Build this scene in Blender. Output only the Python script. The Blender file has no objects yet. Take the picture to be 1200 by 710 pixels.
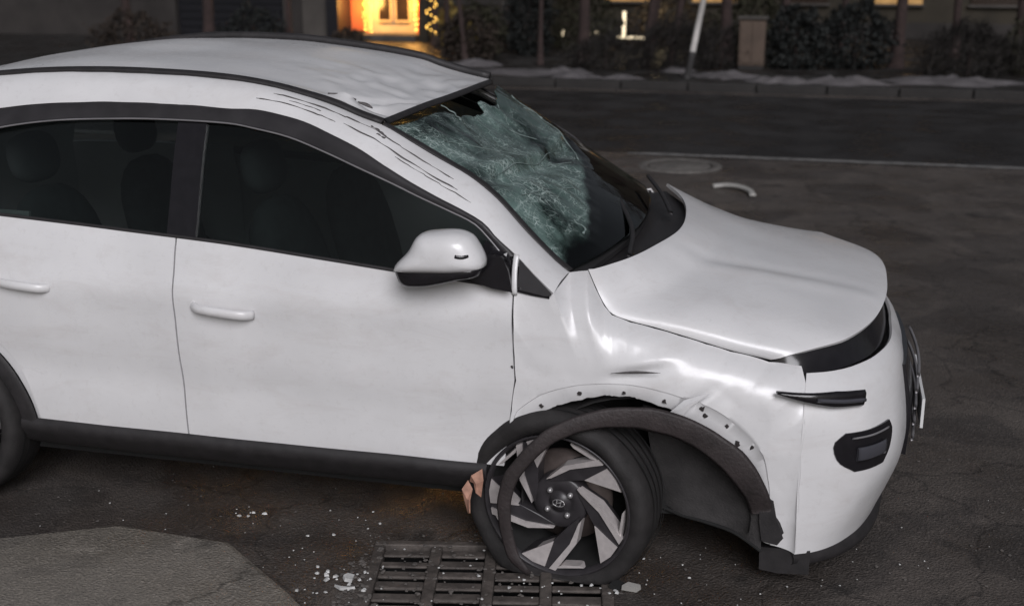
import bpy, math, random
from mathutils import Vector, Matrix, noise
from math import sin, cos, pi, radians, exp, sqrt, atan2
random.seed(7)
scene = bpy.context.scene
coll = scene.collection

# ------------------------------------------------------------------ camera
cam_data = bpy.data.cameras.new('camera')
cam = bpy.data.objects.new('camera', cam_data)
coll.objects.link(cam)
scene.camera = cam
YAW, PITCH = 0.247, 0.280
fw = Vector((-sin(YAW) * cos(PITCH), cos(YAW) * cos(PITCH), -sin(PITCH)))
cam.location = (0.50, -4.63, 2.055)
cam.rotation_euler = fw.to_track_quat('-Z', 'Y').to_euler()
cam_data.sensor_width = 36.0
cam_data.lens = 43.5
cam_data.clip_end = 500
cam_data.dof.use_dof = True
cam_data.dof.focus_distance = 4.3
cam_data.dof.aperture_fstop = 2.4

# ------------------------------------------------------------------ light
SUN_EL, SUN_AZ = radians(33), radians(24)      # azimuth from -Y (behind the camera) towards +X
sun_dir = Vector((sin(SUN_AZ) * cos(SUN_EL), -cos(SUN_AZ) * cos(SUN_EL), sin(SUN_EL)))
world = bpy.data.worlds.new('World')
scene.world = world
world.use_nodes = True
wn = world.node_tree
bg = wn.nodes['Background']
sky = wn.nodes.new('ShaderNodeTexSky')
sky.sky_type = 'NISHITA'
sky.sun_disc = False
sky.dust_density = 3.2
sky.ozone_density = 1.0
sky.sun_elevation = SUN_EL
sky.sun_rotation = atan2(sun_dir.x, sun_dir.y)
hs = wn.nodes.new('ShaderNodeHueSaturation')      # city night glow: far greyer than a day sky
hs.inputs['Saturation'].default_value = 0.35
wn.links.new(sky.outputs[0], hs.inputs['Color'])
wn.links.new(hs.outputs[0], bg.inputs[0])
bg.inputs[1].default_value = 0.021
sl = bpy.data.lights.new('sun', 'SUN')
sl.energy = 1.3
sl.angle = radians(32)
sl.color = (0.955, 0.945, 1.0)
so = bpy.data.objects.new('sun', sl)
so.rotation_euler = sun_dir.to_track_quat('Z', 'Y').to_euler()
coll.objects.link(so)
scene.view_settings.view_transform = 'Standard'
scene.view_settings.look = 'None'
scene.view_settings.gamma = 1
scene.view_settings.exposure = 0.72

# ------------------------------------------------------------------ materials
def new_mat(name):
    m = bpy.data.materials.new(name)
    m.use_nodes = True
    return m, m.node_tree, m.node_tree.nodes['Principled BSDF']

def ramp(nt, fac, stops):
    r = nt.nodes.new('ShaderNodeValToRGB')
    e = r.color_ramp.elements
    while len(e) < len(stops):
        e.new(0.5)
    for k, (p, c) in enumerate(stops):
        e[k].position = p
        e[k].color = (*c, 1) if len(c) == 3 else c
    nt.links.new(fac, r.inputs[0])
    return r.outputs[0]

def noise_tex(nt, scale, detail=5, rough=0.55, vec=None, dist=0.0):
    n = nt.nodes.new('ShaderNodeTexNoise')
    n.inputs['Scale'].default_value = scale
    n.inputs['Detail'].default_value = detail
    n.inputs['Roughness'].default_value = rough
    n.inputs['Distortion'].default_value = dist
    if vec is None:
        tc = nt.nodes.new('ShaderNodeTexCoord')
        vec = tc.outputs['Object']
    nt.links.new(vec, n.inputs['Vector'])
    return n.outputs[0]

def mix(nt, fac, a, b, mode='MIX'):
    m = nt.nodes.new('ShaderNodeMix')
    m.data_type = 'RGBA'
    m.blend_type = mode
    for sock, v in ((m.inputs[0], fac), (m.inputs[6], a), (m.inputs[7], b)):
        if isinstance(v, bpy.types.NodeSocket):
            nt.links.new(v, sock)
        elif isinstance(v, tuple):
            sock.default_value = (*v, 1)
        else:
            sock.default_value = v
    return m.outputs[2]

def bump(nt, bsdf, height, strength=0.3, dist=0.01):
    b = nt.nodes.new('ShaderNodeBump')
    b.inputs['Strength'].default_value = strength
    b.inputs['Distance'].default_value = dist
    nt.links.new(height, b.inputs['Height'])
    nt.links.new(b.outputs[0], bsdf.inputs['Normal'])

def simple(name, col, rough=0.6, metal=0.0, var=0.25, scale=8, bmp=0.0, bscale=60, emit=None, es=0, coat=0.0, spec=0.5):
    m, nt, b = new_mat(name)
    n = noise_tex(nt, scale)
    c = ramp(nt, n, [(0.25, tuple(x * (1 - var) for x in col)), (0.75, tuple(min(1, x * (1 + var)) for x in col))])
    nt.links.new(c, b.inputs['Base Color'])
    b.inputs['Roughness'].default_value = rough
    b.inputs['Metallic'].default_value = metal
    b.inputs['Coat Weight'].default_value = coat
    b.inputs['Specular IOR Level'].default_value = spec
    if bmp:
        bump(nt, b, noise_tex(nt, bscale, 4), bmp, 0.01)
    if emit:
        b.inputs['Emission Color'].default_value = (*emit, 1)
        b.inputs['Emission Strength'].default_value = es
    return m

M = {}
def mk_paint():
    m, nt, b = new_mat('white_paint')
    n1 = noise_tex(nt, 2.2, 6, 0.6)
    c1 = ramp(nt, n1, [(0.3, (0.66, 0.655, 0.66)), (0.7, (0.76, 0.755, 0.76))])
    n2 = noise_tex(nt, 38, 8, 0.75)
    d = ramp(nt, n2, [(0.56, (0, 0, 0)), (0.80, (0.42, 0.42, 0.42))])
    c2 = mix(nt, d, c1, (0.36, 0.33, 0.31))
    # smeared road grime
    mp = nt.nodes.new('ShaderNodeMapping')
    tc = nt.nodes.new('ShaderNodeTexCoord')
    mp.inputs['Scale'].default_value = (1.2, 1.2, 4.0)
    nt.links.new(tc.outputs['Object'], mp.inputs['Vector'])
    n3 = noise_tex(nt, 3.0, 9, 0.7, mp.outputs[0], 0.6)
    d3 = ramp(nt, n3, [(0.50, (0, 0, 0)), (0.76, (0.34, 0.34, 0.34))])
    c3 = mix(nt, d3, c2, (0.50, 0.46, 0.44))
    nt.links.new(c3, b.inputs['Base Color'])
    r = ramp(nt, n3, [(0.3, (0.25, 0.25, 0.25)), (0.7, (0.5, 0.5, 0.5))])
    nt.links.new(r, b.inputs['Roughness'])
    b.inputs['Coat Weight'].default_value = 0.6
    cr_ = ramp(nt, n2, [(0.35, (0.13, 0.13, 0.13)), (0.75, (0.34, 0.34, 0.34))])
    nt.links.new(cr_, b.inputs['Coat Roughness'])
    return m
M['paint'] = mk_paint()
M['plastic'] = simple('black_plastic', (0.022, 0.020, 0.021), 0.55, var=0.35, scale=25, bmp=0.15, bscale=300)
M['liner'] = simple('liner_felt', (0.045, 0.042, 0.042), 0.9, var=0.35, scale=14, bmp=0.3, bscale=120)
M['trimband'] = simple('torn_cladding', (0.034, 0.027, 0.027), 0.6, var=0.4, scale=12, bmp=0.3, bscale=90)
M['gloss'] = simple('gloss_black', (0.012, 0.011, 0.013), 0.16, var=0.2, scale=30)
M['frame'] = simple('door_frame_black', (0.030, 0.028, 0.030), 0.32, var=0.3, scale=10)
M['under'] = simple('underbody', (0.012, 0.012, 0.012), 0.9)
M['rubber'] = simple('rubber', (0.020, 0.018, 0.018), 0.75, var=0.4, scale=18, bmp=0.2, bscale=150)
M['rim'] = simple('rim_dark', (0.036, 0.033, 0.036), 0.38, var=0.3, scale=20)
M['machined'] = simple('rim_machined', (0.56, 0.52, 0.51), 0.33, 0.25, var=0.15, scale=40)
M['disc'] = simple('brake_disc', (0.16, 0.13, 0.12), 0.5, 0.6, var=0.3, scale=20)
M['nut'] = simple('nut_steel', (0.45, 0.44, 0.44), 0.3, 0.6)
M['seat'] = simple('seat_cloth', (0.11, 0.115, 0.12), 0.9, var=0.3, scale=20, bmp=0.2, bscale=200)
M['seatpale'] = simple('headrest_grey', (0.20, 0.20, 0.21), 0.9, var=0.2)
M['dash'] = simple('dashboard', (0.014, 0.013, 0.014), 0.8, var=0.3)
M['scratch'] = simple('scratch_and_crease_shade', (0.085, 0.078, 0.078), 0.7, var=0.5, scale=60)  # for scratches, and for the painted shade in the roof-edge folds
M['hole'] = simple('clip_hole', (0.03, 0.025, 0.025), 0.9)
M['scrap'] = simple('torn_scrap', (0.42, 0.23, 0.165), 0.7, var=0.3, scale=40)  # base colour holds the warm light on the scraps
M['lamp'] = simple('lamp_lens', (0.06, 0.06, 0.07), 0.08, var=0.1)
M['chrome'] = simple('grey_trim', (0.30, 0.29, 0.30), 0.35, 0.5, var=0.2)
M['plate'] = simple('plate_white', (0.7, 0.7, 0.7), 0.5, var=0.05)

def mk_glass(name, tint, rough=0.03):
    m = bpy.data.materials.new(name); m.use_nodes = True
    nt = m.node_tree; nt.nodes.clear()
    out = nt.nodes.new('ShaderNodeOutputMaterial')
    mx = nt.nodes.new('ShaderNodeMixShader')
    fr = nt.nodes.new('ShaderNodeFresnel'); fr.inputs[0].default_value = 1.5
    tr = nt.nodes.new('ShaderNodeBsdfTransparent'); tr.inputs[0].default_value = (*tint, 1)
    gl = nt.nodes.new('ShaderNodeBsdfGlossy'); gl.inputs['Roughness'].default_value = rough
    nt.links.new(fr.outputs[0], mx.inputs[0]); nt.links.new(tr.outputs[0], mx.inputs[1]); nt.links.new(gl.outputs[0], mx.inputs[2])
    nt.links.new(mx.outputs[0], out.inputs[0])
    return m
M['glass'] = mk_glass('tinted_glass', (0.47, 0.51, 0.50))

def mk_shatter():
    m = bpy.data.materials.new('shattered_glass'); m.use_nodes = True
    nt = m.node_tree; b = nt.nodes['Principled BSDF']; out = nt.nodes['Material Output']
    tc = nt.nodes.new('ShaderNodeTexCoord')
    at = nt.nodes.new('ShaderNodeAttribute'); at.attribute_name = 'web'       # angle / distance from the blow
    am = nt.nodes.new('ShaderNodeAttribute'); am.attribute_name = 'broken'    # how far the pane is crushed
    warp = nt.nodes.new('ShaderNodeTexNoise'); warp.inputs['Scale'].default_value = 6; warp.inputs['Detail'].default_value = 4
    nt.links.new(tc.outputs['Object'], warp.inputs['Vector'])
    def warped(vec, k):
        add = nt.nodes.new('ShaderNodeVectorMath'); add.operation = 'MULTIPLY_ADD'
        nt.links.new(warp.outputs['Color'], add.inputs[0]); add.inputs[1].default_value = (k, k, k)
        nt.links.new(vec, add.inputs[2])
        return add.outputs[0]
    def cracks(vec, scale, w):
        v = nt.nodes.new('ShaderNodeTexVoronoi'); v.feature = 'DISTANCE_TO_EDGE'; v.inputs['Scale'].default_value = scale
        nt.links.new(vec, v.inputs['Vector'])
        return ramp(nt, v.outputs['Distance'], [(0.0, (1, 1, 1)), (w, (0, 0, 0))])
    web = cracks(warped(at.outputs['Vector'], 0.5), 1.0, 0.035)
    fine = cracks(warped(tc.outputs['Object'], 0.05), 60, 0.14)
    mid_ = cracks(warped(tc.outputs['Object'], 0.08), 24, 0.07)
    z1 = ramp(nt, noise_tex(nt, 6, 5, 0.6, tc.outputs['Object']), [(0.48, (0, 0, 0)), (0.66, (1, 1, 1))])
    z2 = ramp(nt, noise_tex(nt, 9, 5, 0.6, tc.outputs['Object'], 0.7), [(0.46, (0, 0, 0)), (0.62, (1, 1, 1))])
    cr = mix(nt, 1.0, mix(nt, 0.30, (0, 0, 0), web), mix(nt, 1.0, mid_, z1, 'MULTIPLY'), 'ADD')
    cr = mix(nt, 0.9, cr, mix(nt, 1.0, fine, z2, 'MULTIPLY'), 'ADD')
    cr = mix(nt, 1.0, cr, am.outputs['Color'], 'MULTIPLY')
    milk = ramp(nt, noise_tex(nt, 3.0, 9, 0.6, tc.outputs['Object'], 0.9), [(0.38, (0.04, 0.04, 0.04)), (0.50, (0.46, 0.46, 0.46)), (0.66, (0.92, 0.92, 0.92))])
    milk = mix(nt, 1.0, milk, am.outputs['Color'], 'MULTIPLY')
    fac = mix(nt, 0.5, milk, cr, 'ADD')
    col = mix(nt, cr, (0.150, 0.225, 0.205), (0.42, 0.51, 0.485))
    nt.links.new(col, b.inputs['Base Color'])
    b.inputs['Roughness'].default_value = 0.2
    bump(nt, b, cr, 0.5, 0.004)
    tr = nt.nodes.new('ShaderNodeBsdfTransparent'); tr.inputs[0].default_value = (0.50, 0.60, 0.57, 1)
    gl_ = nt.nodes.new('ShaderNodeBsdfGlossy'); gl_.inputs['Roughness'].default_value = 0.05
    fr = nt.nodes.new('ShaderNodeFresnel'); fr.inputs[0].default_value = 1.45
    clear = nt.nodes.new('ShaderNodeMixShader')
    nt.links.new(fr.outputs[0], clear.inputs[0]); nt.links.new(tr.outputs[0], clear.inputs[1]); nt.links.new(gl_.outputs[0], clear.inputs[2])
    mx = nt.nodes.new('ShaderNodeMixShader')
    nt.links.new(fac, mx.inputs[0]); nt.links.new(clear.outputs[0], mx.inputs[1]); nt.links.new(b.outputs[0], mx.inputs[2])
    nt.links.new(mx.outputs[0], out.inputs[0])
    return m
M['shatter'] = mk_shatter()

def mk_asphalt(name, dark, light, stain, bs=0.5):
    m, nt, b = new_mat(name)
    big = noise_tex(nt, 0.7, 7, 0.65, dist=0.5)
    c = ramp(nt, big, [(0.3, dark), (0.7, light)])
    fine = noise_tex(nt, 110, 3, 0.6)
    f = ramp(nt, fine, [(0.35, (0.80, 0.80, 0.80)), (0.65, (1.15, 1.13, 1.1))])
    c = mix(nt, 1.0, c, f, 'MULTIPLY')
    st = ramp(nt, noise_tex(nt, 2.6, 8, 0.7, dist=1.0), [(0.50, (0, 0, 0)), (0.68, (0.8, 0.8, 0.8))])
    c = mix(nt, st, c, stain)
    # pale gritty slush residue
    gr = ramp(nt, noise_tex(nt, 5.5, 12, 0.85, dist=0.6), [(0.56, (0, 0, 0)), (0.72, (0.6, 0.6, 0.6))])
    c = mix(nt, gr, c, tuple(min(1, x * 1.9) for x in light))
    # darker repair patches with hard edges, and oily spots
    pt = ramp(nt, noise_tex(nt, 0.9, 3, 0.4, dist=0.2), [(0.53, (0, 0, 0)), (0.545, (0.55, 0.55, 0.55))])
    c = mix(nt, pt, c, stain)
    sp2 = ramp(nt, noise_tex(nt, 3.3, 2, 0.4), [(0.66, (0, 0, 0)), (0.72, (0.7, 0.7, 0.7))])
    c = mix(nt, sp2, c, tuple(x * 0.55 for x in stain))
    # crack network
    tc = nt.nodes.new('ShaderNodeTexCoord')
    wp = nt.nodes.new('ShaderNodeTexNoise'); wp.inputs['Scale'].default_value = 4; wp.inputs['Detail'].default_value = 6
    nt.links.new(tc.outputs['Object'], wp.inputs['Vector'])
    ad = nt.nodes.new('ShaderNodeVectorMath'); ad.operation = 'MULTIPLY_ADD'; ad.inputs[1].default_value = (0.35, 0.35, 0.35)
    nt.links.new(wp.outputs['Color'], ad.inputs[0]); nt.links.new(tc.outputs['Object'], ad.inputs[2])
    vo = nt.nodes.new('ShaderNodeTexVoronoi'); vo.feature = 'DISTANCE_TO_EDGE'; vo.inputs['Scale'].default_value = 1.3
    nt.links.new(ad.outputs[0], vo.inputs['Vector'])
    ck = ramp(nt, vo.outputs['Distance'], [(0.0, (0.8, 0.8, 0.8)), (0.014, (0, 0, 0))])
    c = mix(nt, ck, c, tuple(x * 0.4 for x in dark))
    # single stones showing through the binder
    vs_ = nt.nodes.new('ShaderNodeTexVoronoi'); vs_.inputs['Scale'].default_value = 120
    nt.links.new(tc.outputs['Object'], vs_.inputs['Vector'])
    sp = ramp(nt, vs_.outputs['Color'], [(0.72, (0, 0, 0)), (0.80, (0.16, 0.16, 0.16))])
    c = mix(nt, sp, c, tuple(min(1, x * 2.4) for x in light))
    nt.links.new(c, b.inputs['Base Color'])
    r = ramp(nt, noise_tex(nt, 1.6, 5), [(0.40, (0.27, 0.27, 0.27)), (0.60, (0.80, 0.80, 0.80))])
    nt.links.new(r, b.inputs['Roughness'])
    bump(nt, b, mix(nt, 0.5, noise_tex(nt, 70, 6, 0.7), vs_.outputs['Distance']), bs * 1.6, 0.014)
    return m
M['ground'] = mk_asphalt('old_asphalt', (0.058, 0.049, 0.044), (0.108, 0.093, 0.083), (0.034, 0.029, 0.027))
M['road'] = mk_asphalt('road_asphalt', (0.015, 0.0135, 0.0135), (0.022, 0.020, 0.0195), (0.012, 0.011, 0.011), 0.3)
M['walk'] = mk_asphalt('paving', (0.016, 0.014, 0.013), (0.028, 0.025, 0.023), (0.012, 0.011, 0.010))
M['concrete'] = mk_asphalt('concrete', (0.165, 0.150, 0.130), (0.23, 0.21, 0.185), (0.11, 0.10, 0.088))
M['kerb'] = simple('kerb_stone', (0.022, 0.020, 0.019), 0.85, var=0.3, scale=4)
M['iron'] = simple('cast_iron', (0.088, 0.075, 0.067), 0.7, 0.1, var=0.55, scale=14, bmp=0.6, bscale=40)
M['line'] = simple('road_paint', (0.16, 0.155, 0.15), 0.8, var=0.5, scale=9)
M['snow'] = simple('dirty_snow', (0.10, 0.092, 0.095), 0.9, var=0.45, scale=3, bmp=0.6, bscale=12)
M['mud'] = simple('frozen_mud', (0.10, 0.09, 0.083), 0.9, var=0.4, scale=20, bmp=0.5)
M['shard'] = simple('glass_crumbs', (0.55, 0.55, 0.54), 0.3, var=0.3, scale=50)
M['bark'] = simple('bark', (0.035, 0.022, 0.020), 0.95, var=0.4, scale=12, bmp=0.8, bscale=30)
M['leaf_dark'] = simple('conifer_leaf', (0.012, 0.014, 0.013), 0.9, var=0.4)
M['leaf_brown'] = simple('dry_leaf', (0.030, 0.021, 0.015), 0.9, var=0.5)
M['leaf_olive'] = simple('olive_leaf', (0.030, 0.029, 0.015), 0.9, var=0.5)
M['leaf_glow'] = simple('yellow_glow_leaf', (0.26, 0.19, 0.05), 0.8, var=0.4)  # leaf colour raised to carry the glow beside the shopfront
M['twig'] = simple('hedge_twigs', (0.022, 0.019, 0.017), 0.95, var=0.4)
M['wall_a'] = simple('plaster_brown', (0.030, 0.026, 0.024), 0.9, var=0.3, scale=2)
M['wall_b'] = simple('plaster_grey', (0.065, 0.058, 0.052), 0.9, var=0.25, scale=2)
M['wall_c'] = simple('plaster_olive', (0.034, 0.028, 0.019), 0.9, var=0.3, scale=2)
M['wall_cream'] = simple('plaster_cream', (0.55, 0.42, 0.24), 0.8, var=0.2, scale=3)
M['wall_red'] = simple('panel_red', (0.50, 0.12, 0.04), 0.7, var=0.2, scale=3)
M['navy'] = simple('navy_metal', (0.006, 0.006, 0.009), 0.5, var=0.3)
M['beige'] = simple('beige_panel', (0.085, 0.06, 0.045), 0.8, var=0.3, scale=3)
M['pole'] = simple('pole_paint', (0.42, 0.40, 0.38), 0.6, var=0.3, scale=4)
M['pole_low'] = simple('pole_shaded', (0.03, 0.028, 0.028), 0.8)  # black section paints the shade at the pole's lower end
M['bulb'] = simple('garland_bulb', (0.9, 0.6, 0.2), 0.5, emit=(1.0, 0.55, 0.10), es=4.0, var=0.05)
M['strip'] = simple('light_strip', (0.8, 0.7, 0.5), 0.5, emit=(1.0, 0.82, 0.55), es=0.8, var=0.05)
M['pane_dark'] = simple('window_pane', (0.03, 0.02, 0.015), 0.2, var=0.2)
M['pane_added_glow'] = simple('added_glow_pane', (0.4, 0.25, 0.1), 0.4, var=0.5, scale=5, emit=(1.0, 0.50, 0.14), es=0.10)  # weak amber glow added to house windows, no lit room known
M['manhole'] = simple('manhole_iron', (0.15, 0.14, 0.13), 0.55, 0.3, var=0.4, scale=15)
M['pale'] = simple('pale_plastic', (0.35, 0.34, 0.32), 0.5, var=0.2)

# ------------------------------------------------------------------ helpers
def obj(name, verts, faces, mat, parent=None, smooth=True):
    me = bpy.data.meshes.new(name)
    me.from_pydata([tuple(v) for v in verts], [], faces)
    me.update()
    if smooth:
        me.polygons.foreach_set('use_smooth', [True] * len(me.polygons))
    me.materials.append(M[mat] if isinstance(mat, str) else mat)
    o = bpy.data.objects.new(name, me)
    coll.objects.link(o)
    if parent:
        o.parent = parent
    return o

def empty(name, loc=(0, 0, 0), parent=None):
    o = bpy.data.objects.new(name, None)
    o.empty_display_size = 0.1
    coll.objects.link(o)
    o.location = loc
    if parent:
        o.parent = parent
    return o

def tag(o, label=None, cat=None, group=None, kind=None):
    if label: o['label'] = label
    if cat: o['category'] = cat
    if group: o['group'] = group
    if kind: o['kind'] = kind
    return o

def V(p): return Vector(p)

def resample(pts, n):
    """Catmull-Rom through pts, n samples evenly along the chord length."""
    P = [V(p) for p in pts]
    if len(P) == 2:
        return [P[0].lerp(P[1], i / (n - 1)) for i in range(n)]
    L = [0]
    for a, b in zip(P, P[1:]): L.append(L[-1] + max(1e-6, (b - a).length))
    out = []
    k = 0
    for i in range(n):
        t = L[-1] * i / (n - 1)
        while k < len(P) - 2 and t > L[k + 1]: k += 1
        t0, t1 = L[k], L[k + 1]
        u = min(1, max(0, (t - t0) / (t1 - t0)))
        m0 = (P[k + 1] - P[k - 1]) / (L[k + 1] - L[k - 1]) if k > 0 else (P[1] - P[0]) / (L[1] - L[0])
        m1 = (P[k + 2] - P[k]) / (L[k + 2] - L[k]) if k < len(P) - 2 else (P[-1] - P[-2]) / (L[-1] - L[-2])
        h = t1 - t0
        u2, u3 = u * u, u * u * u
        out.append((2*u3 - 3*u2 + 1) * P[k] + (u3 - 2*u2 + u) * h * m0 + (-2*u3 + 3*u2) * P[k + 1] + (u3 - u2) * h * m1)
    return out

def grid_faces(nu, nv, closed_u=False):
    f = []
    for j in range(nv - 1):
        for i in range(nu if closed_u else nu - 1):
            i2 = (i + 1) % nu
            f.append((j * nu + i, j * nu + i2, (j + 1) * nu + i2, (j + 1) * nu + i))
    return f

def loft(curves, nu, nv):
    R = [resample(c, nu) for c in curves]
    cols = [resample([r[i] for r in R], nv) for i in range(nu)]
    return [cols[i][j] for j in range(nv) for i in range(nu)]

CENTRE = V((-1.2, 0, 0.75))
def outward(verts, faces, centre=CENTRE):
    s = 0
    for f in faces[::max(1, len(faces) // 200)]:
        a, b, c = V(verts[f[0]]), V(verts[f[1]]), V(verts[f[2]])
        n = (b - a).cross(c - a)
        s += n.dot(a - centre)
    return faces if s >= 0 else [tuple(reversed(f)) for f in faces]

def panel(name, verts, faces, mat, parent, t=0.012, centre=CENTRE):
    o = obj(name, verts, outward(verts, faces, centre), mat, parent)
    if t:
        md = o.modifiers.new('thick', 'SOLIDIFY')
        md.thickness = t
        md.offset = -1
        md.use_rim = True
        es = o.modifiers.new('split', 'EDGE_SPLIT'); es.split_angle = radians(50)
    return o

def mirror(verts): return [V((v[0], -v[1], v[2])) for v in verts]

def sweep(pts, w, t, n, side, taper=None):
    """flat band following pts; 'side' is the facing normal; w(u) band width, t thickness."""
    P = resample(pts, n)
    vs = []
    for i, p in enumerate(P):
        a = P[max(0, i - 1)]; b = P[min(n - 1, i + 1)]
        T = (b - a).normalized()
        B = T.cross(V(side)).normalized()
        N = B.cross(T).normalized()
        u = i / (n - 1)
        ww = w(u) if callable(w) else w
        tt = t(u) if callable(t) else t
        for (sb, sn) in ((-1, 0), (-0.7, 0.75), (0, 1), (0.7, 0.75), (1, 0), (0.8, -0.8), (-0.8, -0.8)):
            vs.append(p + B * ww * 0.5 * sb + N * tt * 0.5 * sn)
    f = grid_faces(7, n, True)
    f.append(tuple(range(7))); f.append(tuple(range((n - 1) * 7, n * 7)))
    return vs, f

def tube(pts, r, n=24, m=8):
    P = resample(pts, n) if len(pts) != n else [V(p) for p in pts]
    vs = []
    for i, p in enumerate(P):
        T = (P[min(n - 1, i + 1)] - P[max(0, i - 1)]).normalized()
        A = T.cross(V((0.13, 0.31, 0.94))).normalized()
        B = T.cross(A)
        rr = r(i / (n - 1)) if callable(r) else r
        for k in range(m):
            a = 2 * pi * k / m
            vs.append(p + A * cos(a) * rr + B * sin(a) * rr)
    f = grid_faces(m, n, True)
    f.append(tuple(range(m))); f.append(tuple(range((n - 1) * m, n * m)))
    return vs, f

def box(x0, x1, y0, y1, z0, z1):
    v = [V((x, y, z)) for z in (z0, z1) for y in (y0, y1) for x in (x0, x1)]
    f = [(0, 2, 3, 1), (4, 5, 7, 6), (0, 1, 5, 4), (2, 6, 7, 3), (0, 4, 6, 2), (1, 3, 7, 5)]
    return v, f

def bobj(name, dims, mat, parent=None, bev=0.0):
    v, f = box(*dims)
    o = obj(name, v, f, mat, parent, smooth=False)
    if bev:
        md = o.modifiers.new('bev', 'BEVEL'); md.width = bev; md.segments = 2
    return o

def prism(poly, y0, y1):
    """polygon given as (x,z) list extruded in y."""
    n = len(poly)
    v = [V((x, y0, z)) for x, z in poly] + [V((x, y1, z)) for x, z in poly]
    f = [tuple(range(n)), tuple(range(2 * n - 1, n - 1, -1))]
    for i in range(n):
        f.append((i, (i + 1) % n, n + (i + 1) % n, n + i))
    return v, f

def interp(x, xs, yv):
    if x <= xs[0]: return yv[0]
    for i in range(len(xs) - 1):
        if x <= xs[i + 1]:
            return yv[i] + (yv[i + 1] - yv[i]) * (x - xs[i]) / (xs[i + 1] - xs[i])
    return yv[-1]

def gz(p, s=1.0): return noise.noise(V(p) * s)
def ridged(p, s): return 1 - 2 * abs(noise.noise(V(p) * s))

# ------------------------------------------------------------------ ground, roads
# the grate sits in a pit: the ground sheet has a hole there
GA = radians(12)
GC = V((-0.498, -1.002, 0))
def gl(u, v, z=0.0):
    return V((GC.x + u * cos(GA) - v * sin(GA), GC.y + u * sin(GA) + v * cos(GA), z))
GU, GV = 0.42, 0.27
hole = [gl(-GU, -GV), gl(GU, -GV), gl(GU, GV), gl(-GU, GV)]
outer = [V((-250, -60, 0)), V((250, -60, 0)), V((250, 400, 0)), V((-250, 400, 0))]
mid = [gl(-1.5, -1.5), gl(1.5, -1.5), gl(1.5, 1.5), gl(-1.5, 1.5)]
vs = hole + mid + outer
fs = []
for k in range(4):
    a = (k + 1) % 4
    fs.append((k, 4 + k, 4 + a, a)); fs.append((4 + k, 8 + k, 8 + a, 4 + a))
fs = [f if (V(vs[f[1]]) - V(vs[f[0]])).cross(V(vs[f[2]]) - V(vs[f[0]])).z > 0 else tuple(reversed(f)) for f in fs]
tag(obj('ground', vs, fs, 'ground', smooth=False), kind='structure')
pit = hole + [p + V((0, 0, -0.30)) for p in hole]
tag(obj('drain_pit', pit, [(0, 1, 5, 4), (1, 2, 6, 5), (2, 3, 7, 6), (3, 0, 4, 7), (4, 5, 6, 7)], 'under', smooth=False), kind='structure')

def sheet(name, poly, z, mat):
    v = [V((x, y, z)) for x, y in poly]
    return tag(obj(name, v, [tuple(range(len(v)))], mat, smooth=False), kind='structure')
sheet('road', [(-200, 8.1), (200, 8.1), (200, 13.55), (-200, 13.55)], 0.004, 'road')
# lane marking with a worn outline
mk = []
random.seed(3)
n = 60
up = []; lo = []
for i in range(n + 1):
    x = -1.45 + 12 * i / n
    up.append((x, 8.07 + random.uniform(-.012, .012) + (0.012 if i else -.04))); lo.append((x, 7.95 + random.uniform(-.012, .012)))
v = [V((x, y, 0.009)) for x, y in up] + [V((x, y, 0.009)) for x, y in lo]
lm = tag(obj('lane_marking', v, [(i, n + 1 + i, n + 2 + i, i + 1) for i in range(n)], 'line', smooth=False), kind='structure')
v2 = [p + V((-17.5, 0, 0)) for p in v]
tag(obj('lane_marking', v2, [(i, n + 1 + i, n + 2 + i, i + 1) for i in range(n)], 'line', smooth=False), kind='structure')
# kerb: separate stones
kr = empty('kerb'); tag(kr, kind='structure')
kv, kf = box(-0.49, 0.49, 0, 0.16, 0, 0.13)
kme = None
for i in range(34):
    x = -26 + i * 1.0
    if kme is None:
        o = obj('kerb_stone', kv, kf, 'kerb', kr, smooth=False); kme = o.data
        md = o.modifiers.new('bev', 'BEVEL'); md.width = 0.015; md.segments = 2; first = o
    else:
        o = first.copy(); coll.objects.link(o); o.parent = kr
    o.location = (x, 13.9 + random.uniform(-.012, .012), random.uniform(-.015, .005))
v, f = box(-200, 200, 14.07, 60, 0.0, 0.12)
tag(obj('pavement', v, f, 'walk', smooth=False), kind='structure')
# concrete apron in the near corner, rounded edge
edge = resample([(-0.2, -2.2, 0), (-0.62, -1.72, 0), (-1.049, -1.32, 0), (-1.454, -0.992, 0), (-1.75, -0.93, 0), (-2.05, -1.03, 0), (-2.4, -1.22, 0), (-3.2, -1.42, 0), (-6, -1.5, 0), (-30, -1.5, 0)], 70)
for p in edge: p.x += 0.012 * gz(p, 9); p.y += 0.012 * gz(p + V((5, 0, 0)), 9)
av = [V((p.x, p.y, 0.0)) for p in edge] + [V((p.x, p.y, 0.010)) for p in edge] + [V((p.x - 0.012, p.y - 0.012, 0.016)) for p in edge]
na = len(edge)
af = []
for i in range(na - 1):
    af.append((i, i + 1, na + i + 1, na + i)); af.append((na + i, na + i + 1, 2 * na + i + 1, 2 * na + i))
av += [V((-30, -40, 0.016)), V((-0.2, -40, 0.016))]
af.append(tuple(range(2 * na, 3 * na)) + (3 * na, 3 * na + 1))
tag(obj('apron', av, af, 'concrete', smooth=False), kind='structure')

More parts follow.
